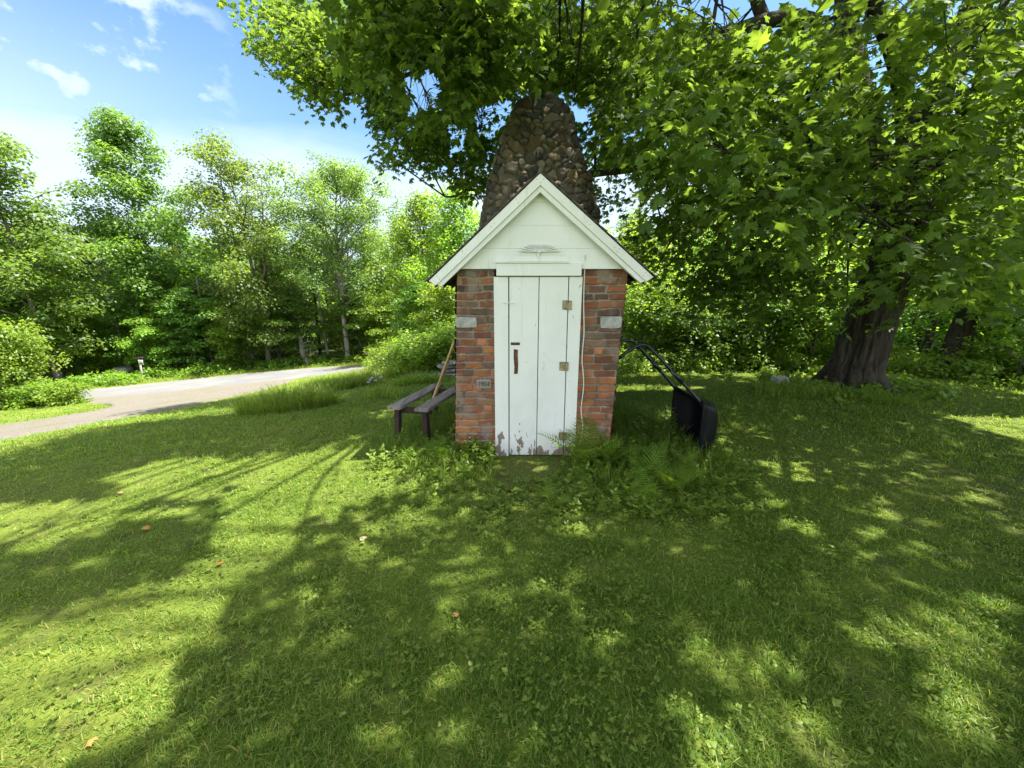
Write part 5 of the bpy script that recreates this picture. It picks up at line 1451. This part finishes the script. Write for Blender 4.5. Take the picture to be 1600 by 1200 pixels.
tag(obj('weeds', mw, M['weed']), 'leafy green weeds round the foot of the smokehouse', 'weeds', None, 'stuff')
# undergrowth closing the back of the lawn and the far road verge
cs = []
for k in range(420):
    px_ = r.uniform(955, 1660); y_ = r.uniform(7.9, 10.5) - max(0, (px_ - 1380)) * .0065
    x_ = gx_(px_, y_, 590); cs.append((x_, y_, float(tz(x_, y_)) + r.uniform(0, .35), r.uniform(.16, .36)))
for k in range(70):
    x_, y_ = TR[0] + r.normal(0, .75), TR[1] + r.normal(.1, .55)
    if math.hypot(x_ - TR[0], y_ - TR[1]) > .4: cs.append((x_, y_, r.uniform(.0, .12), r.uniform(.10, .2)))
leaf_mass('undergrowth', cs, 70, .075, 'weed', 'low leafy undergrowth along the back of the lawn', 'undergrowth', 9, .7)
cs = []
for k in range(420):
    t_ = r.uniform(0, 1); q = fe[int(t_ * 199)]
    cs.append((q[0] + r.normal(0, .4), q[1] + r.uniform(.7, 3.2), float(tz(q[0], q[1] + 1.5)) + r.uniform(0, .45), r.uniform(.2, .5)))
leaf_mass('roadside_weeds', cs, 60, .13, 'leafD', 'bright weeds along the far edge of the road', 'roadside weeds', 12, .7)

# ferns
def frond(L, seed, droop=.6):
    rr = np.random.default_rng(seed); n = 14
    t = np.linspace(0, 1, n)
    P = np.stack([0 * t, L * t * (.82 - .02 * t), L * (1.15 * t - droop * t ** 2)], 1)
    m = MB(); tube(m, P, np.linspace(.0032, .0008, n), 4, .3)
    k = 16; tt = np.linspace(.14, .985, k)
    i = np.minimum(n - 2, (tt * (n - 1)).astype(int)); f = (tt * (n - 1) - i)[:, None]
    p = P[i] * (1 - f) + P[i + 1] * f; tg = unit(P[i + 1] - P[i])
    ln = L * .27 * np.sin(np.pi * (tt * .80 + .20)) ** .8 * (1 - .55 * tt) * 1.25 + .006
    for sg in (-1, 1):
        side = np.array([sg, 0, 0]); T_ = unit(side[None] + .45 * tg + np.stack([0 * tt, 0 * tt, rr.normal(-.08, .08, k)], 1))
        N_ = np.cross(tg, side[None] * sg) + np.array([0, 0, .2])
        # each pinna: a toothed leaflet strip
        V = [(0, 0, 0)]; 
        PV = np.array([1, 1, 1]) * np.array([.42, 1, 1]) * np.array([(-.07, 0, 0), (.07, 0, 0), (-.135, .16, 0), (.135, .16, 0), (-.085, .26, -.01), (.085, .26, -.01), (-.115, .40, -.01), (.115, .40, -.01), (-.065, .50, -.02), (.065, .50, -.02), (-.085, .64, -.03), (.085, .64, -.03), (-.04, .74, -.04), (.04, .74, -.04), (0, 1, -.07)])
        PF = [np.array([[2 * j, 2 * j + 1, 2 * j + 3, 2 * j + 2] for j in range(6)]), np.array([[12, 13, 14]])]
        scatter(m, PV, PF, p, frames(N_, T_), ln, np.clip(rr.normal(.5, .13, k), 0, 1))
    return m.mesh('frond', M['fern'])
FR = [frond(.42, 1, .55), frond(.36, 2, .75), frond(.30, 3, .5)]
def fern(px, py, n, sc, label, seed, az0=0, az1=360):
    rr = np.random.default_rng(seed); p = hit(px, py)
    t = thing('fern', label, 'fern', p, 0, 'ferns by the smokehouse')
    for k in range(n):
        o = link('frond', FR[k % 3], t, (0, 0, 0), (R(rr.normal(8, 14)), R(rr.normal(0, 10)), R(az0 + (az1 - az0) * (k + rr.uniform(-.3, .3)) / n)))
        q = 1.2 * sc * rr.uniform(.8, 1.15); o.scale = (q, q, q)
fern(908, 728, 13, 1.12, 'largest fern growing against the right foot of the door', 1)
fern(948, 724, 9, .95, 'fern at the right corner of the brick wall', 2)
fern(1050, 768, 9, .72, 'fern out in the weeds before the black cart', 3)
fern(1080, 752, 7, .55, 'fern just in front of the foot of the cart tub', 4)
fern(1002, 748, 7, .75, 'fern between the brick corner and the cart', 5)
fern(990, 788, 6, .7, 'small low fern nearest the viewer in the right weeds', 6)
fern(690, 722, 6, .7, 'fern in the weeds left of the brick wall', 7)
fern(640, 722, 5, .6, 'small fern below the front legs of the bench', 8)
fern(862, 795, 5, .5, 'tiny fern in the bare ground before the door', 9)

# clumps of long uncut grass on the slope, irises
def long_grass(name, c, rx, ry, h, n, seed, label, tone0=.5):
    rr = np.random.default_rng(seed); m = MB()
    a = rr.uniform(0, 6.283, n); q = np.sqrt(rr.uniform(0, 1, n))
    x_, y_ = c[0] + rx * q * np.cos(a), c[1] + ry * q * np.sin(a)
    blades(m, x_, y_, h * rr.uniform(.5, 1.15, n) * (1 - .35 * q), rr.uniform(.006, .013, n), rr, np.clip(rr.normal(tone0, .16, n), 0, 1), .38)
    o = obj(name, m, M['blade']); return tag(o, label, 'tall grass', 'clumps of long grass on the slope')
c = hit(437, 643); long_grass('tall_grass_clump', c + np.array([0, .25, 0]), .82, .42, .50, 2600, 1, 'wide clump of long bright grass alone on the lawn slope')
for i, (px, py, rx, h, lab) in enumerate(((508, 612, .6, .42, 'long grass just right of the lone wide clump'), (556, 604, .6, .45, 'long grass between the lone clump and the irises'), (520, 596, .9, .42, 'long grass along the road bank behind the irises'), (580, 590, .9, .5, 'seeding long grass at the end of the visible road'), (632, 588, .8, .5, 'bright long grass left of the stacked stones'), (652, 600, .5, .35, 'low long grass before the flat stone'), (668, 580, .7, .55, 'long grass behind the stacked stones'))):
    c = hit(px, py); long_grass('tall_grass_clump', c, rx, rx * .5, h, 1300, 10 + i, lab, .5)
ip = hit(602, 622)
iris = thing('iris_plant', 'clump of pale violet irises on the slope left of the bench', 'iris', ip)
m = MB(); rr = np.random.default_rng(4); a = rr.uniform(0, 6.28, 130); q = np.sqrt(rr.uniform(0, 1, 130))
blades(m, .30 * q * np.cos(a), .16 * q * np.sin(a), rr.uniform(.16, .34, 130), rr.uniform(.010, .018, 130), rr, np.clip(rr.normal(.6, .15, 130), 0, 1), .28, z=np.zeros(130))
obj('leaf_blades', m, M['blade'], iris)
for k, (dx, dz) in enumerate(((-.26, .27), (-.20, .34), (-.14, .30), (-.10, .40), (-.04, .36), (-.23, .31))):
    m = MB(); tube(m, [(dx * .8, 0, 0), (dx, -.02, dz)], [.004, .003], 5, .4)
    st = obj('flower_stem', m, M['weed'], iris)
    m = MB(); b = np.arange(6) * 1.047
    T_ = np.stack([np.cos(b), np.sin(b), np.where(np.arange(6) % 2, .9, -.5)], 1)
    scatter(m, SMV, SMF, np.repeat([(dx, -.02, dz)], 6, 0), frames(np.stack([-np.cos(b), -np.sin(b), 1 + 0 * b], 1), T_), np.full(6, .04), np.full(6, .5))
    obj('flower', m, M['petal'], st)
# fallen leaves lying on the grass
fl = ['orange fallen leaf in the sunny lawn at the left', 'pinkish tan fallen leaf in the shade below the door', 'reddish fallen leaf on the sunlit band at the left', 'yellow orange fallen leaf at the bottom left corner', 'pale fallen leaf on the lawn left of the weeds', 'tan fallen leaf in the far left shade']
for i, (px, py, s_, tn) in enumerate(((230, 831, .065, .55), (713, 968, .05, .6), (343, 888, .05, .1), (146, 1171, .045, .55), (568, 848, .06, 1.0), (190, 775, .05, .8))):
    m = MB(); m.add(MLV * s_ * .75 + np.array([0, -.3 * s_, 0]), MLF, tn); p = hit(px, py)
    o = obj('fallen_leaf', m, M['fallen'], None, False, False, p + np.array([0, 0, .038]), (R(8), R(12), i * 1.3)); tag(o, fl[i], 'fallen leaf', 'fallen leaves on the lawn')

# ------------------------------------------------------------------ roadside bush at the far left
bp = hit(58, 632)
T['bush'] = tree_meshes(301, 3.4, 3.9, .26, 36, (0, 0), .12, 10000, 'leafD', 'bark', .09, .5, .6, [(.1, -.7, .2), (.12, .8, .1), (.15, .2, -.6)], .8, .75, clump=.55)
place('roadside_bush', T['bush'], 'big bright bush on the grass island beside the road', 'bush', bp[0] - .6, bp[1], .4, (.72, .72, .95), None, ('stem', 'foliage'))
T['low'] = tree_meshes(302, .75, 1.7, .02, 22, (0, 0), .09, 4500, 'leafD', 'bark2', .02, .5, .6, None, .8, .7, clump=.3)
for i, (dx, dy, lab) in enumerate(((.75, -.35, 'low leafy growth right of the foot of the roadside bush'), (1.55, -.2, 'low leafy growth furthest right below the roadside bush'), (-.4, -.6, 'low leafy growth in front of the stem of the roadside bush'))):
    place('low_bush', T['low'], lab, 'bush', bp[0] + dx, bp[1] + dy, i * 1.9, (1, .8, 1 - .1 * i), 'low growth under the roadside bush', ('stem', 'foliage'))
# creeping greenery on the slope between bench and road
T['vine'] = tree_meshes(303, 1.0, 1.8, .02, 24, (0, 0), .08, 6500, 'leafD', 'bark2', .02, .5, .6, None, .8, .8, clump=.3)
for i, (px, y_, sc, lab) in enumerate(((628, 11.5, .8, 'low bright bush on the bank left of the stacked stones'), (655, 10.8, .9, 'low bright bush behind the flat grey stone'), (685, 11.2, 1.0, 'low bright bush behind the stacked stones'), (705, 10.2, 1.1, 'low bush close behind the left wall of the house'), (600, 13.5, .8, 'low bush on the bank where the road disappears'))):
    place('low_bush', T['vine'], lab, 'bush', gx_(px, y_, 580), y_, i * 1.2, sc, 'low bushes on the bank behind the bench', ('stem', 'foliage'))
